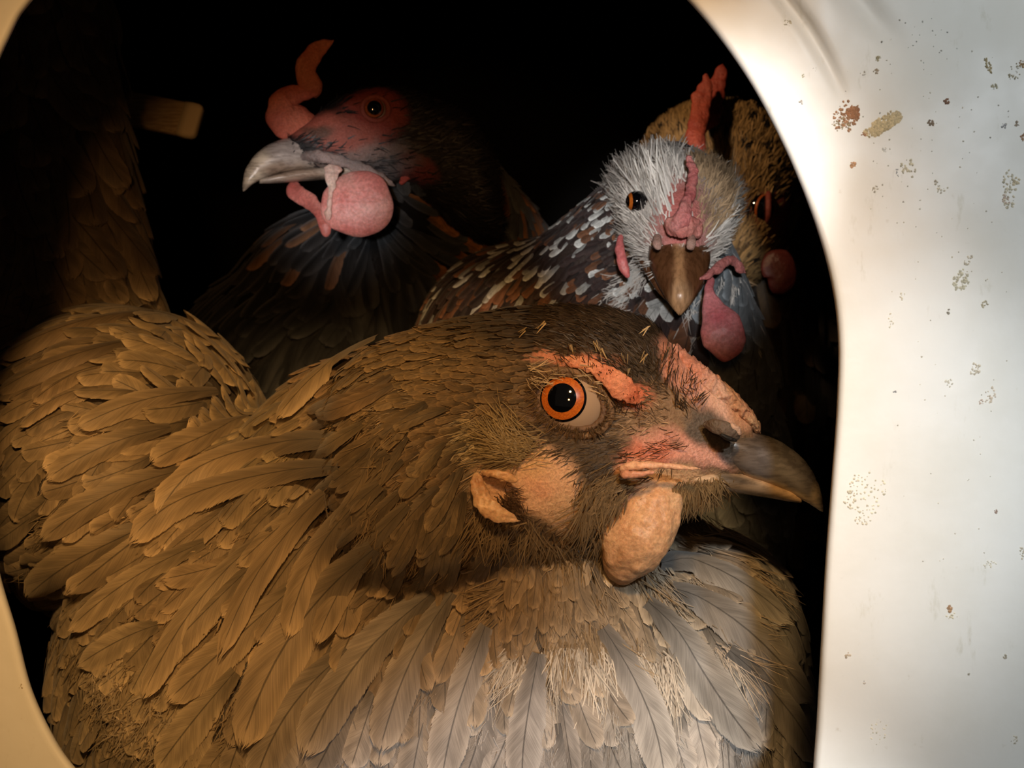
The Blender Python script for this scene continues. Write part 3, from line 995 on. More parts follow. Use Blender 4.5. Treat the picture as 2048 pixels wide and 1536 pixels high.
pl = Plumage(hen, tree)
cand, cn = scatter(bV, bF, 15000, lambda p, n: n[:, 1] < 0.35)
cx_, cy_ = to_px(cand)
inhead = (cx_ > 880) & (cy_ < 1080) & (cy_ > 560)
offf = (cx_ < -300) | (cy_ > 1800) | (cy_ < -250)
k = ~(inhead | offf)
cand, cn, cx_, cy_ = cand[k], cn[k], cx_[k], cy_[k]
gv = idw(G, cx_, cy_, 3.2)
radv = gv[:, 2]*0.22*S*1.25
ki = thin_out(cand, cn, radv)
cand, cx_, cy_, gv = cand[ki], cx_[ki], cy_[ki], gv[ki]
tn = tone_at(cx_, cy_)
for i in range(len(cand)):
    dx, dy, L, W = gv[i]
    a = random.gauss(0, 0.16)
    dx, dy = dx*math.cos(a) - dy*math.sin(a), dx*math.sin(a) + dy*math.cos(a)
    sc = kd(max(cand[i][1], 0))
    L *= sc*random.uniform(0.8, 1.25); W *= sc*random.uniform(0.8, 1.15)
    d3 = Vector((dx, -0.02, -dy))
    st0 = Vector(cand[i]) - d3.normalized()*L*0.45
    path, nr = pl.surf_path(st0, d3, L, random.gauss(0, 0.25))
    onscreen = -100 < cx_[i] < 1700 and -60 < cy_[i] < 1640
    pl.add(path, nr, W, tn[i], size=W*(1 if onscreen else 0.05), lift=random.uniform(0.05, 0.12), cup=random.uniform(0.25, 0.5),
           roll=random.gauss(0, 0.14), shape=random.uniform(0, 1), twist=random.gauss(0, .15), base=0.0004 + random.random()*0.0006)

# feathers that the photograph singles out: root, bend, tip, width
HERO = [
    ((770, 690), (660, 730), (572, 858), 64, 1.15), ((770, 670), (690, 700), (625, 768), 44, 1.0), ((690, 740), (520, 760), (438, 868), 92, 1.05), ((560, 752), (430, 700), (262, 748), 70, 1.1),
    ((740, 850), (680, 880), (642, 935), 40, 1.15), ((690, 880), (440, 900), (300, 1035), 96, 1.15), ((700, 930), (420, 970), (262, 1080), 84, 1.1),
    ((790, 900), (540, 1040), (455, 1325), 62, .9), ((770, 960), (620, 1080), (585, 1280), 74, 1.15), ((760, 1080), (560, 1240), (495, 1492), 112, 1.05), ((820, 1000), (690, 1120), (640, 1290), 60, 1.0),
    ((860, 1180), (700, 1300), (610, 1510), 96, 1.0), ((560, 1060), (390, 1180), (305, 1400), 66, 1.15), ((520, 1130), (380, 1260), (330, 1330), 70, 1.05), ((620, 1150), (470, 1290), (350, 1400), 80, 1.1),
    ((470, 990), (290, 1060), (140, 1165), 82, 1.15), ((420, 1090), (270, 1150), (165, 1265), 66, 1.25), ((350, 1190), (220, 1220), (103, 1320), 62, 1.15), ((330, 1250), (260, 1270), (180, 1330), 66, 1.2),
    ((330, 1040), (150, 1080), (70, 1170), 76, .9), ((240, 1260), (140, 1300), (75, 1370), 70, 1.0),
    ((560, 640), (300, 590), (130, 660), 60, .9), ((520, 740), (330, 730), (185, 800), 66, 1.05), ((420, 790), (280, 790), (150, 870), 50, 1.0), ((540, 790), (420, 820), (300, 870), 50, 1.0),
    ((500, 850), (380, 870), (280, 930), 56, 1.0), ((330, 860), (200, 880), (100, 960), 56, 1.0), ((380, 940), (220, 950), (90, 1070), 60, .9),
    ((300, 640), (140, 650), (20, 740), 66, .9), ((240, 700), (110, 730), (15, 800), 60, .85), ((640, 720), (560, 735), (490, 780), 60, 1.0),
    ((900, 1180), (800, 1330), (760, 1500), 80, 1.0), ((700, 1300), (560, 1400), (520, 1560), 90, 1.0), ((980, 1250), (900, 1400), (880, 1560), 84, 1.05), ((480, 1340), (400, 1430), (330, 1530), 80, 1.1),
    ((1300, 1130), (1420, 1110), (1560, 1260), 84, 1.0), ((1330, 1180), (1480, 1220), (1590, 1400), 96, 1.0), ((1280, 1200), (1400, 1300), (1500, 1500), 90, 1.0), ((1380, 1060), (1520, 1080), (1600, 1220), 70, .95),
    ((1200, 1250), (1290, 1380), (1330, 1560), 86, 1.05), ((1080, 1300), (1060, 1420), (1040, 1560), 80, 1.05), ((1450, 1300), (1560, 1380), (1600, 1520), 80, 1.0),
]
for a, b, c, W, f in HERO:
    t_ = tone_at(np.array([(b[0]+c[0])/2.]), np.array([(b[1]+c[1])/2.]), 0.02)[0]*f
    pl.hero((a, b, c), W, t_, base=0.0022, lift=0.05, cup=0.4, shape=0.7)
HK = [((690, 740), (-.92, .4)), ((730, 800), (-.85, .52)), ((760, 870), (-.72, .7)), ((800, 940), (-.62, .78)), ((840, 1000), (-.5, .86)), ((890, 1050), (-.42, .9)), ((950, 1085), (-.3, .95)), ((1010, 1110), (-.18, 1)),
      ((1070, 1125), (-.05, 1)), ((1130, 1130), (.06, 1)), ((1190, 1130), (.2, .97)), ((700, 880), (-.7, .7)), ((740, 980), (-.55, .83)), ((790, 1070), (-.42, .9)), ((860, 1130), (-.32, .95)), ((960, 1170), (-.2, 1)), ((1060, 1190), (0, 1)), ((1150, 1190), (.15, 1)),
      ((900, 960), (-.5, .86)), ((930, 1010), (-.4, .9)), ((860, 900), (-.7, .7)), ((820, 840), (-.8, .6)), ((790, 770), (-.88, .45)), ((980, 1060), (-.25, .95)), ((1040, 1080), (-.1, 1))]
for (hx_, hy_), (dx, dy) in HK:
    for q_ in range(4):
        x0, y0 = hx_ + random.gauss(0, 24), hy_ + random.gauss(0, 22)
        a = random.gauss(0, .14)
        ux, uy = dx*math.cos(a) - dy*math.sin(a), dx*math.sin(a) + dy*math.cos(a)
        L = random.uniform(95, 190)*(1.0 if x0 < 880 else .8)
        cvx = random.gauss(0, .10)*L
        t_ = tone_at(np.array([x0 + ux*L*.5]), np.array([y0 + uy*L*.5]), .12)[0]*.85
        pl.hero(((x0, y0), (x0 + ux*L*.5 - uy*cvx, y0 + uy*L*.5 + ux*cvx), (x0 + ux*L, y0 + uy*L)), random.uniform(24, 42), t_, base=.0010, lift=.07, cup=.35, shape=.1, roll=random.gauss(0, .15))
pl.build(300, 'feather', 'small_feathers')


# short feathering on head and upper neck
def flow_main(x, y):
    GH = [(1450, 750, -.6, -.6), (1350, 660, -.75, -.5), (1250, 620, -.95, -.2), (1100, 620, -1, 0), (950, 650, -1, .15), (800, 700, -1, .25), (700, 760, -.9, .4), (900, 800, -1, .2), (1000, 740, -1, -.05),
          (1030, 820, -1, .3), (1250, 830, -.8, .1), (1340, 820, -.8, -.2), (1150, 890, -1, .25), (1250, 880, -1, .1), (1000, 890, -1, .1), (900, 950, -.75, .6), (800, 900, -.8, .5), (1100, 1100, -.1, 1), (950, 1080, -.4, .9),
          (1200, 990, -.5, .8), (1180, 1100, 0, 1), (1300, 720, -.6, -.7), (1180, 760, -.5, -.5), (850, 1080, -.4, .9), (1380, 860, -.5, .1), (1350, 960, .1, 1), (1420, 1000, .15, 1)]
    return idw(GH, x, y, 3)


hsk_f = hskin


def head_strands(name, n, Lpx, Wpx, f_mask, tone, lift, jit=.25):
    p, nn = scatter(hW, hF, n)
    # outward normals
    cen_ = P(1100, 850, HD)
    out = p - np.array(cen_[:]); out[:, 0] *= 0.05
    s_ = np.sign((nn*out).sum(1)); nn = nn*s_[:, None]
    pm_ = p.copy(); pm_[:, 1] = HD - np.abs(p[:, 1] - HD)
    x, y = to_px(pm_)
    # eye stays clear
    xr = (x-1139)*.92 + (y-804)*.39; yr = -(x-1139)*.39 + (y-804)*.92
    e = (xr/80)**2 + (yr/54)**2 > 1
    kk_ = e & f_mask(x, y, p)
    p, nn, x, y = p[kk_], nn[kk_], x[kk_], y[kk_]
    fl_ = flow_main(x, y)
    Dr = np.stack([fl_[:, 0], np.full(len(x), 0.02), -fl_[:, 1]], 1)
    c = tone(x, y)
    ca_ = fl_/(np.linalg.norm(fl_, axis=1, keepdims=True) + 1e-6)
    al = x*ca_[:, 0] + y*ca_[:, 1]; ac = -x*ca_[:, 1] + y*ca_[:, 0]
    cl_ = np.array([noise.noise(Vector((a_*.018, b_*.085, 3))) + .5*noise.noise(Vector((a_*.05, b_*.2, 7))) for a_, b_ in zip(al, ac)])[:, None]
    c = c*np.clip(1 + RNG.normal(0, .30, (len(x), 1)) + cl_*1.3, .3, 2.4)
    Lp = Lpx(x, y)*kd(HD)
    return strands(name, p, nn, Dr, Lp, Wpx*kd(HD), c, hen, lift=lift, jit=jit)


SAMP_BASE = (.14, .088, .042)


def tone_head(x, y):
    c, _ = paint(x, y, SAMP_BASE, FEATHER_PAINT + [
        (800, 740, 160, 60, -15, (.18, .118, .052), .8, .5, 0), (720, 800, 120, 100, 0, (.20, .135, .065), .8, .5, 0), (1060, 1130, 150, 80, 0, (.20, .12, .055), .9, .5, 0),
        (1000, 1000, 100, 90, 0, (.15, .10, .06), .8, .5, 0), (960, 870, 50, 40, 0, (.26, .20, .11), .8, .5, 0)], warp=14, seed=5)
    return c


def m_feath(x, y, p):
    _, sk = paint(x, y, (0, 0, 0), FEATHER_PAINT + SKIN_PAINT, warp=16, seed=2.0)
    beak = (x > 1330 + (y-700)*0.9) & (y < 1000)
    return (RNG.random(len(x)) > sk*1.04) & (~beak | (sk < .3)) & (x < 1500) & ~((x > 1345) & (y > 700))


head_strands('head_feathers', 52000, lambda x, y: 24 + np.clip((1150-x)*0.05, 0, 14) + np.clip((y-1000)*.1, 0, 20), 2.8, m_feath, tone_head, .20, .2)


def m_sparse(x, y, p):
    return (RNG.random(len(x)) < .5) & (x < 1470) & (x > 1150) & (y < 960) & (y > 700)


head_strands('face_bristles', 5200, lambda x, y: 10 + 0*x, 1.8, m_sparse, lambda x, y: np.tile(np.array((.06, .035, .02)), (len(x), 1)), .1, .3)


# little scale-like feathers on nape, crown and upper neck
pl2 = Plumage(hen, tree)
cc, nn_ = scatter(hW, hF, 5000)
x_, y_ = to_px(cc)
k = (cc[:, 1] < HD + 0.004) & (x_ < 1060) & (y_ < 1080) & (y_ > 500)
k &= ~((x_ > 920) & (y_ > 820) & (y_ < 1100))
cc, x_, y_ = cc[k], x_[k], y_[k]
ln = np.clip(34 + (1060 - x_)*0.14, 30, 90)
ki = thin_out(cc, cc, ln*.26*kd(HD))
fl_ = flow_main(x_, y_)
tc_ = tone_head(x_, y_)
for i in ki:
    d3 = Vector((fl_[i, 0], 0, -fl_[i, 1])).normalized()
    L = ln[i]*kd(HD)*random.uniform(.8, 1.2)
    path, nr = pl2.surf_path(Vector(cc[i]) - d3*L*.3, d3, L, random.gauss(0, .2))
    pl2.add(path, nr, L*random.uniform(.26, .36), tc_[i]*random.uniform(.85, 1.35), lift=random.uniform(.05, .10), cup=.35, roll=random.gauss(0, .2), shape=.2, base=.0004)
pl2.build(0, 'feather', 'neck_feathers')


# loose barbs: streaming wisps over the breast and left edge
def wisp(name, pts, n, Lpx, Wpx, spread, col, ddir=None, lift=.18, jit=.12, tipc=1.3, sink=-0.0018, tr=None, par=None, dmax=.16):
    """pts: list of (x,y,dx,dy) tufts; each tuft n strands fanning from nearly one point"""
    PP, NN, DD, CC = [], [], [], []
    cl = Vector((0, -D, CZ))
    for x, y, dx, dy in pts:
        for i in range(n):
            xx, yy = x + random.gauss(0, spread), y + random.gauss(0, spread)
            h, nr, _, _ = (tr or tree).ray_cast(cl, (P(xx, yy, 0) - cl).normalized())
            if h is None or h.y > dmax: continue
            fan = random.gauss(0, .22)
            PP.append(h[:]); NN.append((nr*.6 + Vector((0, -.4, 0))).normalized()[:])
            DD.append((dx*math.cos(fan) - dy*math.sin(fan), -0.03, -(dx*math.sin(fan) + dy*math.cos(fan))))
            f = random.uniform(.7, 1.4)
            CC.append([q_*f for q_ in (col(xx, yy) if callable(col) else col)])
    if not PP: return
    PP, NN, DD, CC = map(np.array, (PP, NN, DD, CC))
    strands(name, PP, NN, DD, Lpx*kd(.03), Wpx*kd(.03), CC, par or hen, lift=lift, jit=jit, seg=6, tip_col=np.clip(CC*tipc, 0, .9), sink=sink)


wt = []
for i in range(110):
    x, y = random.uniform(820, 1580), random.uniform(1090, 1540)
    if x > 1300 and y < 1100: continue
    g = idw(G, np.array([x]), np.array([y]), 3)[0]
    wt.append((x, y, g[0], g[1]))
wisp('breast_barbs', wt, 16, 80, 1.5, 13, lambda x, y: tone_at(np.array([x]), np.array([y]), .05)[0]*.95, lift=.08, tipc=1.3)
wt = []
for i in range(120):
    x, y = random.uniform(20, 820), random.uniform(820, 1540)
    g = idw(G, np.array([x]), np.array([y]), 3)[0]
    wt.append((x, y, g[0], g[1]))
wisp('flank_barbs', wt, 12, 55, 2.0, 12, lambda x, y: tone_at(np.array([x]), np.array([y]), .05)[0], lift=.12, tipc=1.2)
# pale wisps below the throat
wisp('throat_barbs', [(1110, 1300, -.1, 1), (1150, 1290, .1, 1), (1180, 1270, .15, 1), (1190, 1330, .2, 1), (1210, 1290, .3, 1), (1250, 1300, .3, 1), (1270, 1330, .15, 1), (1330, 1330, .3, 1), (1440, 1230, .7, .7),
      (1480, 1150, .8, .5), (1380, 1100, .9, .4), (1330, 1180, .7, .6), (1050, 1330, -.3, 1), (1020, 1310, -.55, .9), (1450, 1300, .6, .8), (1290, 1150, .6, .7), (1420, 1040, .7, .7), (1000, 1180, -.8, .5), (980, 1240, -.8, .6)],
     50, 125, 2.4, 12, lambda x, y: (.40, .33, .25) if y > 1290 else ((.24, .20, .15) if x > 1280 else (.22, .15, .08)), lift=.12, tipc=1.5)
# chin beard
wisp('chin_barbs', [(1365, 968, .0, 1), (1385, 968, .05, 1), (1405, 968, .15, 1), (1425, 965, .2, 1), (1440, 965, .25, 1), (1375, 980, 0, 1), (1400, 978, .1, 1), (1350, 985, -.1, 1), (1420, 975, .1, 1)], 80, 70, 2.4, 9, (.26, .165, .075), lift=.04, jit=.15)
# ear tuft behind the eye
wisp('ear_tuft', [(1005, 885, -.8, -.4), (1015, 895, -1, -.1), (1020, 905, -1, .15), (1010, 870, -.5, -.8), (1040, 880, -.7, -.5), (1030, 900, -1, 0), (1060, 890, -.8, .2)], 60, 62, 1.9, 15, (.19, .135, .065), lift=.13, jit=.22, tipc=1.3)
wisp('cheek_barbs', [(1180, 985, -.3, .9), (1200, 1000, -.4, .9), (1215, 970, -.5, .8), (1230, 990, -.4, .9), (1170, 1030, -.3, 1), (1240, 960, -.8, .6), (1080, 1080, 0, 1), (1110, 1090, 0, 1), (1140, 1100, .1, 1), (1190, 1080, -.1, 1), (1060, 1060, -.1, 1),
      (1000, 1060, -.2, 1), (960, 1040, -.3, 1)], 55, 75, 2.4, 12, (.17, .115, .06), lift=.08, jit=.2)


wisp('pin_feathers', [(1185, 693, .4, .9), (1200, 705, .3, 1), (1245, 716, .4, 1), (1292, 665, -.3, .2), (1290, 712, -.3, .3), (1093, 650, -.6, .3), (1050, 668, -.6, .2), (1250, 740, .3, 1), (1140, 700, .2, .6), (1330, 700, .3, 1)], 3, 20, 2.6, 3, (.36, .25, .12), lift=.2, jit=.1)
wisp('comb_edge_barbs', [(1320, 720, -.2, 1), (1335, 750, .2, 1), (1350, 780, .3, .8), (1360, 800, .6, .6), (1345, 700, .1, 1), (1375, 770, .5, -.6), (1385, 800, .6, -.5), (1325, 690, 0, 1)], 14, 30, 2.2, 11, (.045, .028, .016), lift=.12, jit=.2)
wisp('gape_bristles', [(1260, 915, -.8, .35), (1290, 905, -.8, .35), (1320, 895, -.8, .35), (1345, 885, -.7, .4), (1290, 925, -.8, .4), (1250, 965, -.7, .6), (1290, 960, -.5, .8), (1240, 800, .5, .6), (1270, 815, .6, .4), (1220, 775, .5, .7)], 12, 22, 1.7, 12, (.06, .03, .015), lift=.12, jit=.2)

wisp('ear_barbs', [(1012, 992, .5, .8), (1025, 1005, .3, .9), (1010, 1012, .2, 1), (1035, 1020, .2, 1), (1022, 985, .7, .5)], 34, 30, 2.0, 9, (.10, .055, .028), lift=.15, jit=.25)
wisp('brow_bristles', [(1120, 715, .5, .8), (1150, 712, .6, .8), (1180, 722, .6, .7), (1210, 742, .6, .7), (1240, 765, .6, .7), (1265, 800, .4, .8), (1230, 790, .2, .9)], 12, 22, 1.8, 9, (.05, .025, .013), lift=.1, jit=.25, sink=-.003)
wisp('pale_down', [(x_d, y_d, -.5, .8) for x_d, y_d in ((215, 1340), (235, 1375), (225, 1410), (255, 1430), (280, 1460), (300, 1400), (320, 1490), (345, 1440), (250, 1480), (200, 1370))], 50, 46, 2.6, 15, (.46, .37, .25), lift=.2, jit=.3)

def on_head(px, py, off=0.0):
    cl = Vector((0, -D, CZ))
    h, n, _, _ = tree.ray_cast(cl, (P(px, py, 0) - cl).normalized())
    return h + n*off, n


# beak
def beak_part(name, st, M, parent, colf, n=90, m=48, ex=.9, ex_top=None, mat=None, namp=0.0):
    v = loft(st, n, m, ex=ex, ex_top=ex_top)
    f = v.reshape(-1, 3)
    if namp:
        f += unit(f*np.array([0, 1, 1]) + 1e-6)*(noise3(f, .05, 2, 1.0)*namp)[:, None]
    V, F = close_grid(f.reshape(v.shape))
    return make(name, xf(V, M), F, mat or MH, parent, colf(V))


def B(px, yt, yb, hw):
    return (px - 1125, 795 - yt, 795 - yb, hw)


ub = [B(1400, 830, 925, 50), B(1440, 842, 934, 58), B(1475, 854, 946, 60), B(1500, 862, 958, 58), B(1540, 874, 972, 50), B(1580, 895, 988, 40), B(1610, 922, 1003, 29), B(1632, 957, 1016, 18), B(1643, 990, 1023, 9), B(1646, 1010, 1024, 3)]


def ub_col(V):
    x, y = V[:, 0] + 1125, 795 - V[:, 2]
    c, _ = paint(x, y, (.16, .15, .155), [
        (1570, 905, 70, 26, 40, (.10, .095, .10), .9, .5), (1520, 890, 30, 26, 0, (.09, .075, .065), .9, .5), (1555, 930, 55, 16, 34, (.22, .22, .25), .9, .5),  # last blob: pale streak, the beak's highlight painted into its colour
        (1575, 992, 85, 14, 24, (.66, .52, .33), 1, .5), (1636, 1000, 17, 32, -15, (.72, .60, .42), 1, .4), (1470, 955, 60, 12, 14, (.58, .40, .26), .9, .5), (1440, 880, 50, 44, 20, NOS, 1, .5), (1480, 846, 30, 16, 40, (.50, .33, .25), .8, .4)], warp=6, seed=1)
    return c


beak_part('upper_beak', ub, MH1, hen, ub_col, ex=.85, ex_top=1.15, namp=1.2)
lb = [B(1270, 938, 960, 84), B(1330, 936, 968, 78), B(1400, 932, 974, 64), B(1450, 938, 982, 52), B(1500, 948, 990, 41), B(1550, 965, 998, 30), B(1585, 980, 1004, 19), B(1602, 992, 1006, 8)]


def lb_col(V):
    x, y = V[:, 0] + 1125, 795 - V[:, 2]
    c, _ = paint(x, y, (.60, .42, .26), [(1500, 975, 80, 18, 20, (.20, .15, .10), .9, .5), (1460, 955, 34, 10, 15, (.10, .08, .06), .9, .5), (1570, 1003, 50, 6, 10, (.36, .26, .17), .9, .5)], warp=6)
    return c


beak_part('lower_beak', lb, MH1, hen, lb_col, ex=.9)

# low warty comb over the forehead
cst = [B(1325, 694, 745, 10), B(1345, 688, 765, 30), B(1370, 704, 785, 50), B(1400, 726, 800, 60), B(1430, 750, 812, 60), B(1460, 776, 828, 54), B(1490, 806, 848, 44), B(1510, 832, 866, 30), B(1520, 850, 872, 12)]
cv = loft(cst, 110, 64, ex=.85)
cf = cv.reshape(-1, 3)
cf += unit(cf*np.array([0, 1, 1]) + 1e-6)*(noise3(cf, .08, 4, 8.0)*8.0)[:, None]
CV_, CF_ = close_grid(cf.reshape(cv.shape))


def comb_col(V):
    c, _ = paint(V[:, 0] + 1125, 795 - V[:, 2], (.62, .33, .26), [(1360, 730, 40, 30, 40, (.60, .25, .18), .8, .5), (1450, 800, 50, 30, 40, (.74, .52, .42), .7, .6), (1500, 850, 24, 20, 0, (.66, .50, .38), .8, .5)], warp=14, seed=3)
    return c


make('comb', xf(CV_, MH1), CF_, MCOMB, hen, comb_col(CV_))

# nostril slit
h_, n_ = on_head(1447, 866)
# wattle, cheek flap
def lobe(name, pts, ra, rb, col, parent, mat=MWAT, nscale=.06, namp=4, seed=0., col2=None, **kw):
    """pts: (px,py,d)"""
    L = [P(*p) for p in pts]
    c0 = L[0]
    s_ = kd(pts[0][2])
    loc = [((v - c0)/s_)[:] for v in L]
    V, F = sweep(loc, ra, rb, nscale=nscale, namp=namp, seed=seed, **kw)
    nz = noise3(V, .02, 2, seed + 5)[:, None]
    c = np.array(col)[None]*(1 - .0*nz) if col2 is None else np.array(col)[None]*(.5 - nz*.9) + np.array(col2)[None]*(.5 + nz*.9)
    c = np.broadcast_to(c, (len(V), 3))
    V = V*s_ + np.array(c0[:])
    return make(name, V, F, mat, parent, c)


lobe('wattle', [(1312, 895, .042), (1310, 960, .0325), (1298, 1030, .0285), (1270, 1085, .028), (1250, 1130, .030), (1238, 1168, .033)], [40, 54, 60, 64, 46, 16], [30, 44, 46, 44, 32, 12], (.60, .33, .17), hen, n=140, m=100, nscale=.03, namp=5, seed=2, col2=(.68, .42, .24))
lobe('earlobe', [(950, 945, .020), (962, 990, .0185), (985, 1022, .018), (1040, 1042, .019)], [8, 17, 19, 6], [5, 7, 7, 3], (.45, .25, .14), hen, n=60, m=40, nscale=.07, namp=5, seed=4, col2=(.70, .46, .28))
lobe('earlobe', [(960, 945, .019), (995, 948, .0175), (1035, 960, .018)], [5, 10, 6], [5, 6, 4], (.60, .36, .20), hen, nscale=.06, namp=4, seed=5)
# mouth corner fold
lobe('mouth_fold', [(1238, 940, .0215), (1262, 932, .0205), (1310, 931, .0202), (1400, 938, .022)], [5, 9, 7, 4], [6, 7, 7, 4], (.76, .44, .28), hen, nscale=.07, namp=3, seed=6)
lobe('mouth_fold', [(1240, 945, .021), (1262, 950, .0195), (1310, 943, .020)], [5, 8, 4], [6, 7, 4], (.66, .33, .22), hen, nscale=.07, namp=3, seed=7)
# fleshy red brow
lobe('brow_skin', [(1085, 738, .0245), (1140, 722, .0226), (1195, 738, .0216), (1245, 775, .0213), (1280, 805, .0228)], [5, 11, 15, 24, 11], [3, 5, 6, 7, 4], (.66, .21, .11), hen, MCOMB, nscale=.08, namp=5, seed=8, n=60, col2=(.78, .34, .20))


# eye
def eye(parent, center, axis, R, iris_a, pupil_a, iris_mat, lid_col, lid=(1.25, 1.0, 0.16), tilt=0.0, lids=True):
    V, F = cap(center, axis, R, math.pi, 24, 40)
    e = make('eye', V, F, MSCL, parent)
    V, F = cap(center, axis, R*1.015, iris_a*1.13, 10, 48)
    make('iris_rim', V, F, MPUP, e)
    e2 = bpy.data.objects
    V, F = cap(center, axis, R*1.03, iris_a, 12, 48)
    make('iris', V, F, iris_mat, e)
    V, F = cap(center, axis, R*1.045, pupil_a, 10, 40)
    make('pupil', V, F, MPUP, e)
    for ch in bpy.data.objects:
        if ch.parent is e:
            ch.matrix_parent_inverse = Matrix()
    return e


def make_child_fix():
    pass


def ring_lid(name, px, py, off, rx, ry, tilt, r, parent, col, n=96, m=16, M=None, seed=0.0, open_=None):
    """eyelid rim: bumpy ring following the head surface"""
    a = np.linspace(0, 2*np.pi, n, endpoint=False)
    C = []
    for t in a:
        x = rx*math.cos(t)*math.cos(tilt) - ry*math.sin(t)*math.sin(tilt)
        y = rx*math.cos(t)*math.sin(tilt) + ry*math.sin(t)*math.cos(tilt)
        C.append(P(px + x, py + y, off(x, y))[:])
    C = np.array(C)
    cen_ = C.mean(0)
    T = unit(np.roll(C, -1, 0) - np.roll(C, 1, 0))
    O = unit(C - cen_)
    Nn = unit(np.cross(T, O))
    b = np.linspace(0, 2*np.pi, m, endpoint=False)
    rr = r*(1 + .22*np.array([noise.noise(Vector((math.cos(t)*5, math.sin(t)*5, seed))) for t in a]))
    V = C[:, None] + (O[:, None]*np.cos(b)[None, :, None] + Nn[:, None]*np.sin(b)[None, :, None])*rr[:, None, None]
    F = grid_faces(n + 1, m) % (n*m)
    nz = np.array([noise.noise(Vector((math.cos(t)*4, math.sin(t)*4, seed + 3))) for t in a])
    c = np.array(col)[None]*(1 + .5*nz[:, None])
    return make(name, V.reshape(-1, 3), F, MSK, parent, np.repeat(c, m, 0))


ER = 80*kd(.02)
ec = P(1142, 803, 0.0208) + Vector((0, ER*0.97, 0))
ex_axis = Vector((-19*kd(.02), -ER, 8*kd(.02)))
eobj = eye(hen, ec, ex_axis, ER, 0.56, 0.36, MIRIS, None)
ring_lid('eyelid', 1138, 804, lambda x, y: .0222 + .00001*abs(x), 74, 50, .42, 7.0*kd(.02), hen, (.15, .09, .055), seed=1)
ring_lid('eyelid', 1139, 806, lambda x, y: .0230, 86, 60, .42, 9*kd(.02), hen, (.20, .12, .065), seed=2)
wt = [(1139 + 80*math.cos(t)*.92 - 54*math.sin(t)*.39, 805 + 80*math.cos(t)*.39 + 54*math.sin(t)*.92, math.cos(t)-.4, math.sin(t)+.1) for t in np.linspace(0, 6.2, 44)]
wisp('eyelid_bristles', wt, 9, 20, 1.8, 4, (.13, .08, .04), lift=.15, jit=.2, sink=-.0022)
0 and ring_lid('eyelid', 1140, 808, lambda x, y: .0238, 97, 70, .40, 9*kd(.02), hen, (.20, .12, .06), seed=5)
# nostril with its flap
lobe('nostril_flap', [(1408, 850, .0262), (1432, 852, .0245), (1458, 862, .0245), (1478, 878, .0262)], [8, 15, 15, 8], [6, 9, 9, 6], (.10, .075, .055), hen, MSK, n=50, nscale=.06, namp=3, seed=31, col2=(.17, .12, .085))
lobe('nostril', [(1440, 868, .0232), (1455, 876, .0234), (1474, 882, .0245)], [3, 5, 3], [5, 5, 4], (.01, .008, .006), hen, MSK, n=30, namp=0, seed=32)
lobe('nostril_flap', [(1455, 850, .0245), (1470, 856, .0245), (1480, 870, .0255)], [5, 8, 5], [5, 7, 5], (.55, .36, .26), hen, MSK, n=30, nscale=.08, namp=2, seed=33)
wisp('eyelashes', [(1050, 735, .9, -.1), (1060, 752, .9, .1), (1075, 762, .8, -.3), (1052, 765, .7, .4), (1100, 742, 1, .1), (1150, 742, 1, .3), (1185, 765, .8, .6)], 7, 46, 1.6, 7, (.50, .36, .2), lift=.25, jit=.2, sink=-.003)

# ================================================================== other hens
def bird_head(parent, M, prof, colf, beakU, beakL, bcol, n=110, m=72, nz=1.5, bumps3=None, lcol=None, bm_=None):
    v = loft(prof, n, m, ex=.95)
    f = v.reshape(-1, 3)
    if bumps3:
        near = f.copy()
        h = bump_field(near[:, 0], near[:, 2], bumps3)
        lw = np.clip(np.abs(f[:, 1])/(np.abs(v[:, :, 1]).max(1).repeat(v.shape[1]) + 1e-6)*1.3, 0, 1)
        f[:, 1] += np.sign(f[:, 1])*h*lw
    f += unit(f*np.array([0, 1, 1]) + 1e-6)*(noise3(f, .04, 2, 2.0)*nz)[:, None]
    V, F = close_grid(f.reshape(v.shape))
    if beakU:
        beak_part('upper_beak', beakU, M, parent, bcol, n=60, m=32, ex=.85, ex_top=1.15, mat=bm_)
        beak_part('lower_beak', beakL, M, parent, lcol or bcol, n=40, m=28)
    return V, F


def local_strands(name, V, F, M, n, L, W, tone, skinf, parent, flow=None, lift=.2, jit=.25, tip=None):
    """strands on a local head mesh, flowing backwards from the beak"""
    p, nn = scatter(V, F, n)
    o = p*np.array([.1, 1, 1]) - np.array([0, 0, -20])
    nn = nn*np.sign((nn*o).sum(1))[:, None]
    if skinf is not None:
        k = RNG.random(len(p)) > skinf(p)
        p, nn = p[k], nn[k]
    Dr = np.tile(np.array((-1., 0, .1)), (len(p), 1)) if flow is None else flow(p)
    c = tone(p)
    A = np.array(M)[:3, :3]; sc = np.linalg.norm(A[:, 0])
    pw = xf(p, M); nw = unit(nn @ A.T); dw = unit(Dr @ A.T)
    Ln = L(p) if callable(L) else L
    return strands(name, pw, nw, dw, Ln*sc, W*sc, c, parent, lift=lift, jit=jit, tip_col=None if tip is None else np.clip(c*tip, 0, .95))


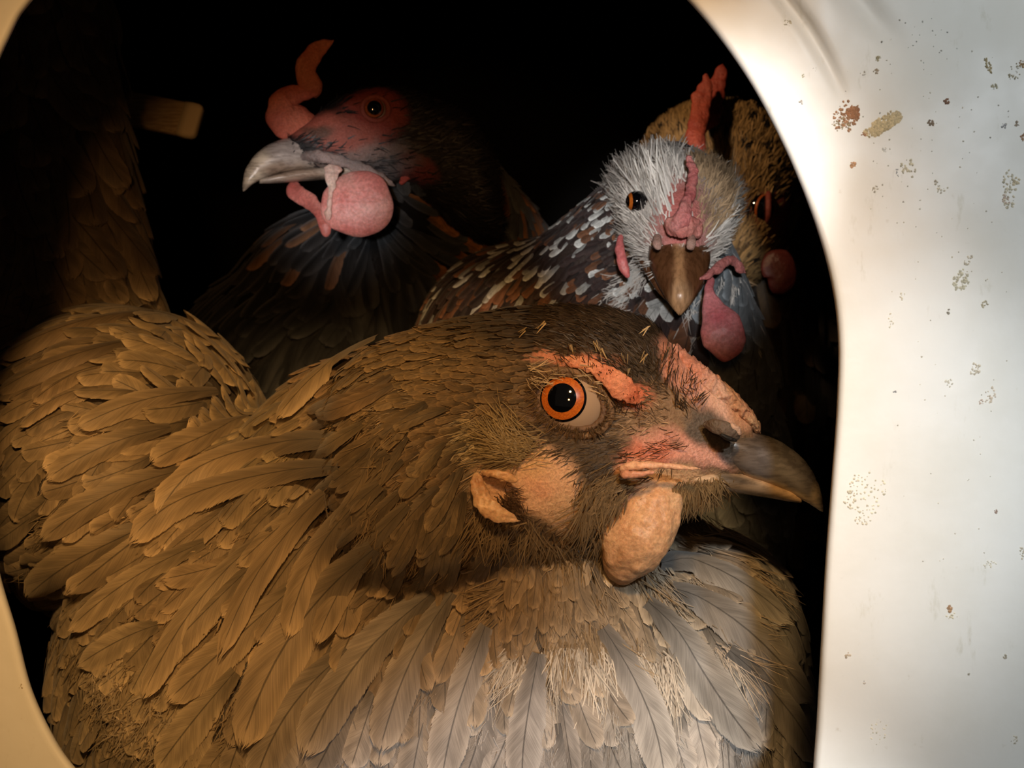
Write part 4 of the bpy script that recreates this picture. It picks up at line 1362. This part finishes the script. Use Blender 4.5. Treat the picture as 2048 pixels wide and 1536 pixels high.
def local_eye(parent, M, x, z, y, R, ia, pa, mat, ringcol, ring=True, fwd=.18, ball=None, bury=0, sides=(-1, 1)):
    sc = np.linalg.norm(np.array(M)[:3, 0])
    for s in sides:
        c = M @ Vector((x, s*(y - R*.8 - (bury if s > 0 else 0)), z))
        axis = (M.to_3x3() @ Vector((fwd, s, .05)))
        e_ = eye(parent, c, axis, R*sc, ia, pa, mat, None)
        if ball: e_.data.materials[0] = ball
        if ring:
            a = np.linspace(0, 2*np.pi, 48, endpoint=False)
            C = np.stack([x + R*1.05*np.cos(a), np.full(48, s*(y - R*.15)), z + R*.9*np.sin(a)], -1)
            cm = C.mean(0); O = unit(C - cm); b = np.linspace(0, 2*np.pi, 10, endpoint=False)
            Vr = C[:, None] + (O[:, None]*np.cos(b)[None, :, None] + np.array((0, 1, 0))[None, None]*np.sin(b)[None, :, None])*(R*.2)
            F = grid_faces(49, 10) % 480
            make('eyelid', xf(Vr.reshape(-1, 3), M), F, MSK, parent, np.tile(np.array(ringcol), (480, 1)))


def cover(parent, V, F, n, guides, tones, limit, mask=None, rf=.3, lift=(.05, .12), tonef=None, cupr=(.25, .5)):
    tr = bvh(V, F)
    p_ = Plumage(parent, tr)
    cand, cn = scatter(V, F, n, lambda p, n: n[:, 1] < .3)
    x, y = to_px(cand)
    k = (x > -300) & (x < 2000) & (y > -200) & (y < 1500)
    if mask is not None: k &= mask(x, y, cand)
    cand, x, y = cand[k], x[k], y[k]
    g = idw(guides, x, y, 3)
    ki = thin_out(cand, cand, g[:, 2]*rf*S*1.5)
    t = idw(tones, x, y, 4)
    for i in ki:
        dx, dy, L, W = g[i]
        sc = kd(cand[i][1])
        a = random.gauss(0, .15)
        d3 = Vector((dx*math.cos(a) - dy*math.sin(a), -.02, -(dx*math.sin(a) + dy*math.cos(a)))).normalized()
        L *= sc*random.uniform(.8, 1.2); W *= sc*random.uniform(.8, 1.15)
        path, nr = p_.surf_path(Vector(cand[i]) - d3*L*.4, d3, L, random.gauss(0, .2))
        c = t[i]*random.uniform(.75, 1.25) if tonef is None else tonef(x[i], y[i], t[i])
        p_.add(path, nr, W, c, size=W, lift=random.uniform(*lift), cup=random.uniform(*cupr), roll=random.gauss(0, .15), shape=.8)
    p_.build(limit, 'feather', 'small_feathers')
    return tr


# ---------------- black hen, head turned left
bh = empty('hen', P(760, 1000, 0.17))
tag(bh, 'black hen with red floppy comb and round pink wattle, beak pointing left', 'hen')
DB = 0.13
M2 = pose(735, 235, DB, yaw=180 + 22, pitch=4, roll=0)
prof2 = [(165, -35, -88, 26), (130, -12, -98, 42), (90, 18, -106, 55), (50, 42, -116, 68), (0, 58, -130, 78), (-60, 58, -148, 84), (-120, 40, -185, 92), (-200, 0, -240, 100), (-250, -60, -260, 60)]


def hc2(x, z):
    return paint(x, z, (.012, .010, .010), [
        (5, 5, 62, 56, 0, (.32, .06, .045), .9, .3, 1), (70, -40, 80, 34, 20, (.36, .10, .07), .9, .4, 1), (130, -20, 50, 30, 30, (.50, .14, .10), .9, .4, 1),
        (115, -38, 26, 14, 0, (.05, .05, .035), .8, .5, 1), (40, -85, 110, 18, -8, (.26, .20, .18), .7, .5, 1), (-75, -112, 40, 22, 30, (.22, .04, .035), .8, .4, 1), (-10, -112, 70, 16, -12, (.16, .14, .14), .8, .5, .8)], warp=12, seed=4)


def bk2(V):
    return paint(V[:, 0], V[:, 2], (.40, .33, .27), [(245, -95, 30, 40, 20, (.72, .62, .48), 1, .4), (175, -60, 40, 30, 0, (.36, .31, .29), .8, .5), (170, -110, 70, 14, 10, (.30, .21, .15), .8, .5), (120, -80, 40, 16, 0, (.28, .24, .22), .8, .5)], warp=8)[0]


U2 = [(100, -30, -98, 36), (150, -36, -103, 34), (190, -45, -108, 30), (220, -60, -118, 24), (245, -85, -130, 17), (258, -110, -140, 9), (262, -128, -142, 3)]
L2 = [(40, -95, -122, 40), (100, -98, -122, 34), (160, -103, -125, 26), (205, -112, -127, 16), (228, -118, -127, 5)]
V2, F2 = bird_head(bh, M2, prof2, None, U2, L2, bk2, bumps3=[(5, 3, 40, 34, 0, -8), (60, 30, 60, 18, 0, 5)])
c2, s2 = hc2(V2[:, 0], V2[:, 2])
it2 = [('c', M2 @ Vector((-110, 0, -70)), 100*kd(DB), P(930, 560, .195), 190*kd(.195), .7), ('c', P(900, 520, .17), 150*kd(.17), P(690, 640, .19), 230*kd(.19), .8),
       ('e', P(650, 880, .20), (340*kd(.2), .05, 380*kd(.2))), ('e', P(970, 700, .235), (250*kd(.235), .024, 235*kd(.235)))]
tV, tF = blobs_mesh(it2, .0022, 8)
V2w = xf(V2, M2)
make('body', np.concatenate([tV, V2w]), np.concatenate([tF, F2 + len(tV)]), MSK, bh, np.concatenate([np.tile((.012, .011, .011), (len(tV), 1)), c2]))
local_strands('head_feathers', V2, F2, M2, 9000, 26, 3.4, lambda p: np.tile((.014, .012, .012), (len(p), 1))*RNG.uniform(.5, 2.2, (len(p), 1)), lambda p: hc2(p[:, 0], p[:, 2])[1]*1.05, bh)
local_eye(bh, M2, 5, 6, 76, 26, .75, .55, MIRIS_R, (.30, .07, .05))


def rust(x, y, t):
    if 840 < x < 1080 and 360 < y < 520 and random.random() < .55:
        return np.array((.36, .14, .035))*random.uniform(.6, 1.3)
    if 470 < x < 680 and 400 < y < 530 and random.random() < .35:
        return np.array((.20, .10, .05))*random.uniform(.6, 1.2)
    return t*random.uniform(.6, 1.5)


cover(bh, tV, tF, 6000, [(600, 450, -.6, .8, 120, 42), (560, 600, -.5, .9, 130, 50), (750, 550, -.2, 1, 130, 50), (900, 420, .5, .8, 90, 34), (1000, 450, .85, .5, 110, 42), (900, 600, .3, .9, 130, 50), (1050, 520, .7, .6, 120, 50)],
      [(600, 500, .02, .018, .017), (800, 600, .022, .024, .026), (1030, 430, .10, .11, .11), (900, 620, .035, .04, .042), (560, 650, .02, .022, .026)], 120, tonef=rust, rf=.26)

# comb (two lobes), wattles, earlobe
MR = MCOMB
lobe('comb', [(640, 262, DB - .004), (600, 250, DB - .006), (566, 235, DB - .007), (568, 200, DB - .007), (600, 186, DB - .006), (640, 186, DB - .005)], [22, 38, 33, 26, 18, 9], [10, 14, 12, 10, 8, 5], (.50, .12, .075), bh, MR, n=70, nscale=.04, namp=4, seed=1, col2=(.60, .17, .10))
lobe('comb', [(632, 196, DB - .004), (622, 170, DB - .006), (612, 145, DB - .007), (618, 118, DB - .008), (640, 95, DB - .008), (668, 80, DB - .008)], [13, 23, 21, 19, 16, 5], [6, 8, 7, 6, 5, 3], (.46, .12, .06), bh, MR, n=70, nscale=.04, namp=4, seed=2, col2=(.52, .17, .09))
lobe('wattle', [(700, 345, DB - .011), (706, 372, DB - .013), (714, 410, DB - .0135), (720, 448, DB - .013), (722, 474, DB - .012)], [34, 60, 72, 62, 24], [7, 12, 14, 12, 6], (.66, .20, .18), bh, MWAT, n=80, m=48, nscale=.02, namp=3, seed=3, col2=(.76, .36, .32))
lobe('wattle', [(584, 362, DB - .004), (592, 385, DB - .007), (618, 402, DB - .009), (640, 425, DB - .012), (650, 450, DB - .013), (653, 474, DB - .013)], [12, 17, 16, 12, 11, 8], [5, 6, 6, 5, 5, 4], (.50, .13, .11), bh, MWAT, n=70, nscale=.04, namp=3, seed=4, col2=(.68, .26, .22))
lobe('wattle_fold', [(668, 330, DB - .0115), (664, 350, DB - .0135), (661, 380, DB - .015), (658, 410, DB - .0155), (656, 440, DB - .015)], [20, 15, 6, 5, 7], [7, 6, 4, 4, 4], (.74, .40, .35), bh, MWAT, n=60, nscale=.06, namp=4, seed=5, col2=(.80, .58, .50))
lobe('earlobe', [(856, 318, DB + .004), (835, 332, DB), (815, 350, DB - .002), (800, 368, DB - .003)], [5, 12, 12, 5], [4, 6, 6, 4], (.46, .09, .07), bh, MR, nscale=.05, namp=3, seed=6)
lobe('mouth_fold', [(590, 318, DB - .008), (630, 312, DB - .011), (680, 322, DB - .011), (740, 345, DB - .009), (790, 372, DB - .006)], [7, 12, 11, 12, 6], [5, 7, 7, 6, 4], (.20, .16, .15), bh, MSK, n=60, nscale=.07, namp=4, seed=7, col2=(.34, .26, .24))

# ---------------- brown spangled hen, behind on the right
sh = empty('hen', P(1520, 1000, 0.22))
tag(sh, 'brown black-spotted hen at the back, face half hidden beside the plastic edge', 'hen')
DS = 0.185
M4 = pose(1432, 395, DS, yaw=-98, pitch=24, roll=0)
prof4 = [(190, -60, -140, 50), (140, 10, -165, 88), (80, 90, -180, 125), (20, 150, -190, 150), (-50, 180, -200, 168), (-120, 170, -220, 178), (-200, 110, -250, 175), (-260, 20, -260, 120)]


def sp_skin(p):
    return np.clip(1 - (((p[:, 0] - 75)/58)**2 + ((p[:, 2] + 18)/60)**2), 0, 1)**.4 * (np.abs(p[:, 1]) > 40)


def sp_tone(p):
    c = np.tile(np.array((.22, .135, .055)), (len(p), 1))*RNG.uniform(.6, 1.35, (len(p), 1))
    s = np.array([noise.voronoi(Vector((a*.026, b*.026, z*.026)))[0][0] for a, b, z in p])
    c[s < .30] = (.012, .009, .007)
    e = ((p[:, 0] - 10)**2 + (p[:, 2] + 50)**2) < 42**2
    c[e] = np.array((.30, .24, .10))
    return c


V4, F4 = bird_head(sh, M4, prof4, None, [(120, -60, -130, 40), (200, -75, -140, 32), (250, -105, -150, 16), (265, -140, -156, 4)], [(110, -120, -150, 36), (200, -135, -155, 20), (240, -148, -157, 5)],
                   lambda V: np.tile((.30, .2, .12), (len(V), 1)), n=80, m=56)
sk4 = sp_skin(V4)
c4 = np.array((.09, .055, .025))[None]*(1 - sk4[:, None]) + np.array((.33, .075, .05))[None]*sk4[:, None]
it4 = [('c', M4 @ Vector((-120, 0, -60)), 165*kd(DS), P(1520, 800, .23), 230*kd(.23), .9), ('e', P(1560, 1050, .26), (330*kd(.26), .048, 380*kd(.26)))]
tV, tF = blobs_mesh(it4, .0028, 6)
make('body', np.concatenate([tV, xf(V4, M4)]), np.concatenate([tF, F4 + len(tV)]), MSK, sh, np.concatenate([np.tile((.03, .022, .016), (len(tV), 1)), c4]))
local_strands('head_feathers', V4, F4, M4, 26000, 30, 5.0, sp_tone, sp_skin, sh, lift=.15, jit=.15)
local_eye(sh, M4, 92, 6, 106, 30, 1.2, 1.05, MIRIS_R, (.20, .04, .03), fwd=.7, ball=MPUP)
lobe('comb', [(1386, 330, DS - .03), (1392, 290, DS - .03), (1396, 250, DS - .026), (1402, 205, DS - .022), (1410, 175, DS - .02), (1412, 148, DS - .019)], [12, 19, 20, 20, 14, 6], [10, 12, 10, 9, 7, 4], (.28, .05, .035), sh, MR, n=70, nscale=.05, namp=5, seed=11, col2=(.36, .075, .045))
lobe('comb', [(1415, 260, DS - .016), (1425, 220, DS - .014), (1432, 180, DS - .011), (1440, 150, DS - .010), (1446, 128, DS - .010)], [14, 20, 17, 13, 5], [9, 9, 8, 6, 4], (.28, .045, .03), sh, MR, n=60, nscale=.05, namp=5, seed=12)
lobe('wattle', [(1548, 500, DS - .014), (1556, 530, DS - .015), (1560, 560, DS - .015), (1545, 585, DS - .015)], [26, 34, 32, 14], [8, 10, 10, 6], (.09, .018, .015), sh, MWAT, nscale=.03, namp=4, seed=13)
cover(sh, tV, tF, 3500, [(1600, 600, .3, 1, 120, 50), (1600, 900, .1, 1, 140, 60), (1400, 800, 0, 1, 140, 60)], [(1600, 600, .03, .022, .016), (1600, 900, .012, .011, .011)], 40,
      tonef=lambda x, y, t: (np.array((.14, .09, .045)) if random.random() < .25 else t)*random.uniform(.5, 1.4), rf=.28)

# ---------------- white-faced speckled hen, facing the camera
wh = empty('hen', P(1300, 1000, 0.14))
tag(wh, 'speckled hen with bristly white face and brown beak, peering over the big front head', 'hen')
DW = 0.098
M3 = pose(1355, 405, DW, yaw=-93, pitch=33, roll=-3, scale=1.1)
prof3 = [(150, 12, -80, 34), (120, 32, -92, 56), (85, 48, -102, 76), (40, 58, -112, 92), (-20, 62, -122, 100), (-80, 54, -135, 108), (-150, 28, -155, 112), (-200, -20, -160, 80)]


def sk3(p):
    r = np.sqrt(((p[:, 0] - 112)/92)**2 + (p[:, 1]/48)**2)
    return np.clip(1.5 - r, 0, 1)*(p[:, 2] > -40)


def bk3(V):
    return paint(V[:, 0], V[:, 1]*3, (.11, .045, .018), [(220, -10, 130, 26, 0, (.42, .22, .10), .9, .6), (135, 0, 22, 40, 0, (.60, .44, .36), .8, .5), (250, 0, 25, 60, 0, (.45, .27, .14), .7, .5)], warp=8)[0]  # first blob: lighter ridge stripe, a centre highlight painted in


U3 = [(110, 0, -60, 54), (150, -4, -66, 54), (185, -14, -72, 46), (215, -30, -78, 34), (236, -45, -84, 22), (248, -62, -88, 10), (252, -76, -90, 3)]
L3 = [(70, -50, -86, 76), (130, -62, -90, 56), (190, -74, -94, 32), (225, -82, -92, 10)]
V3, F3 = bird_head(wh, M3, prof3, None, U3, L3, bk3, bm_=MH2, bumps3=[(66, 24, 30, 26, 0, -12)])
s3 = sk3(V3)
c3 = np.array((.50, .44, .40))[None]*(1 - s3[:, None]) + np.array((.62, .20, .18))[None]*s3[:, None]
it3 = [('c', M3 @ Vector((-120, 0, -50)), 112*kd(DW), P(1180, 590, .125), 150*kd(.125), .9), ('c', P(1180, 600, .125), 140*kd(.125), P(1040, 700, .14), 210*kd(.14), .9),
       ('e', P(1210, 900, .16), (280*kd(.16), .030, 330*kd(.16))), ('e', P(1410, 980, .148), (165*kd(.148), .028, 300*kd(.148))), ('c', M3 @ Vector((-40, 0, -60)), 90*kd(DW), P(1420, 760, .125), 130*kd(.125), .9)]
tV, tF = blobs_mesh(it3, .002, 8)
V3w = xf(V3, M3)
make('body', np.concatenate([tV, V3w]), np.concatenate([tF, F3 + len(tV)]), MSK, wh, np.concatenate([np.tile((.05, .035, .03), (len(tV), 1)), c3]))


def fl3(p):
    # face bristles radiate from the base of the beak
    d = p - np.array((150., 0, -10))
    d[:, 2] += 25
    return unit(d*np.array((1, 1.0, 1)))


def tone3(p):
    c = np.tile(np.array((.62, .58, .53)), (len(p), 1))*RNG.uniform(.55, 1.35, (len(p), 1))
    d = (p[:, 0] < -30) | ((p[:, 2] > 62) & (np.abs(p[:, 1]) < 20))
    c[d] *= .6
    r_ = (p[:, 1] > 14 + 10*RNG.random(len(p))) & (p[:, 2] > -4)
    c[r_] = c[r_]*np.array((.62, .46, .30))
    return c


local_strands('face_bristles', V3, F3, M3, 11000, lambda p: (30 + np.clip((70 - p[:, 0])*.22, 0, 26))*np.where((p[:, 1] > 0) & (p[:, 2] > 10), .6, 1), 3.2, tone3, lambda p: np.clip(sk3(p)*1.0, 0, .93), wh, flow=fl3, lift=.38, jit=.2, tip=1.25)
# longer crown tuft
local_strands('crown_tuft', V3, F3, M3, 3600, 62, 3.6, lambda p: np.tile(np.array((.66, .63, .58)), (len(p), 1))*RNG.uniform(.6, 1.3, (len(p), 1)),
              lambda p: 1.0 - ((p[:, 0] > 20) & (p[:, 0] < 110) & (p[:, 2] > 20) & (p[:, 1] < -14)).astype(float), wh, flow=lambda p: np.stack([-np.ones(len(p))*.75, np.sign(p[:, 1])*.32, np.full(len(p), .85)], 1), lift=.65, jit=.15, tip=1.2)
local_eye(wh, M3, 52, 25, 92, 19, .95, .60, MIRIS, (.50, .30, .26), fwd=.22, ball=MPUP, ring=False, sides=(-1,))
lobe('comb', [(1352, 468, DW - .022), (1364, 440, DW - .024), (1372, 412, DW - .023), (1382, 380, DW - .020), (1386, 345, DW - .017), (1376, 312, DW - .014)], [20, 17, 11, 11, 10, 8], [14, 12, 9, 8, 8, 6], (.56, .15, .15), wh, MR, n=80, nscale=.07, namp=5, seed=21, col2=(.68, .28, .26))
lobe('comb_base', [(1335, 462, DW - .021), (1352, 452, DW - .023), (1378, 452, DW - .023), (1402, 470, DW - .020)], [16, 24, 22, 14], [8, 11, 11, 8], (.60, .18, .16), wh, MR, n=60, nscale=.08, namp=5, seed=22, col2=(.66, .28, .24))
for sx, px_ in ((-1, 1314), (1, 1384)):
    lobe('nostril_flap', [(px_, 470, DW - .0215), (px_ - sx*1, 484, DW - .024), (px_ - sx*3, 500, DW - .0245)], [6, 10, 7], [5, 7, 5], (.44, .27, .22), wh, MSK, nscale=.06, namp=2, seed=23 + sx)
lobe('wattle', [(1424, 552, DW - .014), (1418, 582, DW - .018), (1428, 615, DW - .020), (1442, 650, DW - .022), (1450, 690, DW - .022), (1448, 724, DW - .021)], [8, 11, 24, 40, 40, 16], [6, 7, 10, 13, 13, 7], (.52, .13, .15), wh, MWAT, n=80, m=44, nscale=.03, namp=3, seed=24, col2=(.64, .26, .27))
lobe('wattle', [(1242, 470, DW - .008), (1240, 500, DW - .010), (1246, 530, DW - .011), (1256, 556, DW - .011)], [6, 10, 10, 6], [6, 8, 8, 5], (.60, .17, .17), wh, MWAT, nscale=.05, namp=3, seed=25)
lobe('mouth_fold', [(1400, 560, DW - .019), (1430, 540, DW - .016), (1460, 520, DW - .012), (1490, 545, DW - .008)], [6, 9, 10, 9], [5, 6, 7, 6], (.48, .17, .16), wh, MSK, nscale=.06, namp=4, seed=26)


def speck(x, y, t):
    if y > 690 or x > 1400:
        return np.array((.15, .17, .185))*random.uniform(.7, 1.25)
    r = random.random()
    if r < .25: return np.array((.62, .64, .62))*random.uniform(.6, 1.2)
    if r < .47: return np.array((.20, .085, .04))*random.uniform(.6, 1.3)
    return np.array((.035, .02, .018))*random.uniform(.6, 1.5)


cover(wh, tV, tF, 14000, [(1200, 450, -.8, .3, 34, 15), (1100, 480, -.8, .5, 44, 18), (1000, 560, -.6, .75, 58, 22), (950, 600, -.5, .8, 60, 24), (1200, 580, -.7, .5, 36, 15), (1450, 760, .3, .9, 110, 90), (1500, 880, .5, .85, 130, 110), (1400, 900, 0, 1, 120, 80), (1150, 800, -.2, 1, 90, 40)],
      [(1200, 500, .05, .03, .03)], 150, tonef=speck, rf=.24)
tr3 = bvh(np.concatenate([tV, V3w]), np.concatenate([tF, F3 + len(tV)]))
wisp('throat_barbs', [(1390, 620, .1, 1), (1400, 660, .1, 1), (1395, 700, .1, 1), (1480, 560, .2, 1), (1490, 600, .1, 1), (1500, 640, .1, 1), (1475, 530, .5, .8), (1450, 580, 0, 1), (1510, 690, .2, 1), (1410, 590, 0, 1), (1265, 560, -.6, .7), (1280, 540, -.7, .5), (1240, 590, -.8, .4)],
     70, 48, 2.2, 14, (.42, .40, .37), lift=.15, jit=.2, tr=tr3, par=wh, sink=-.001)
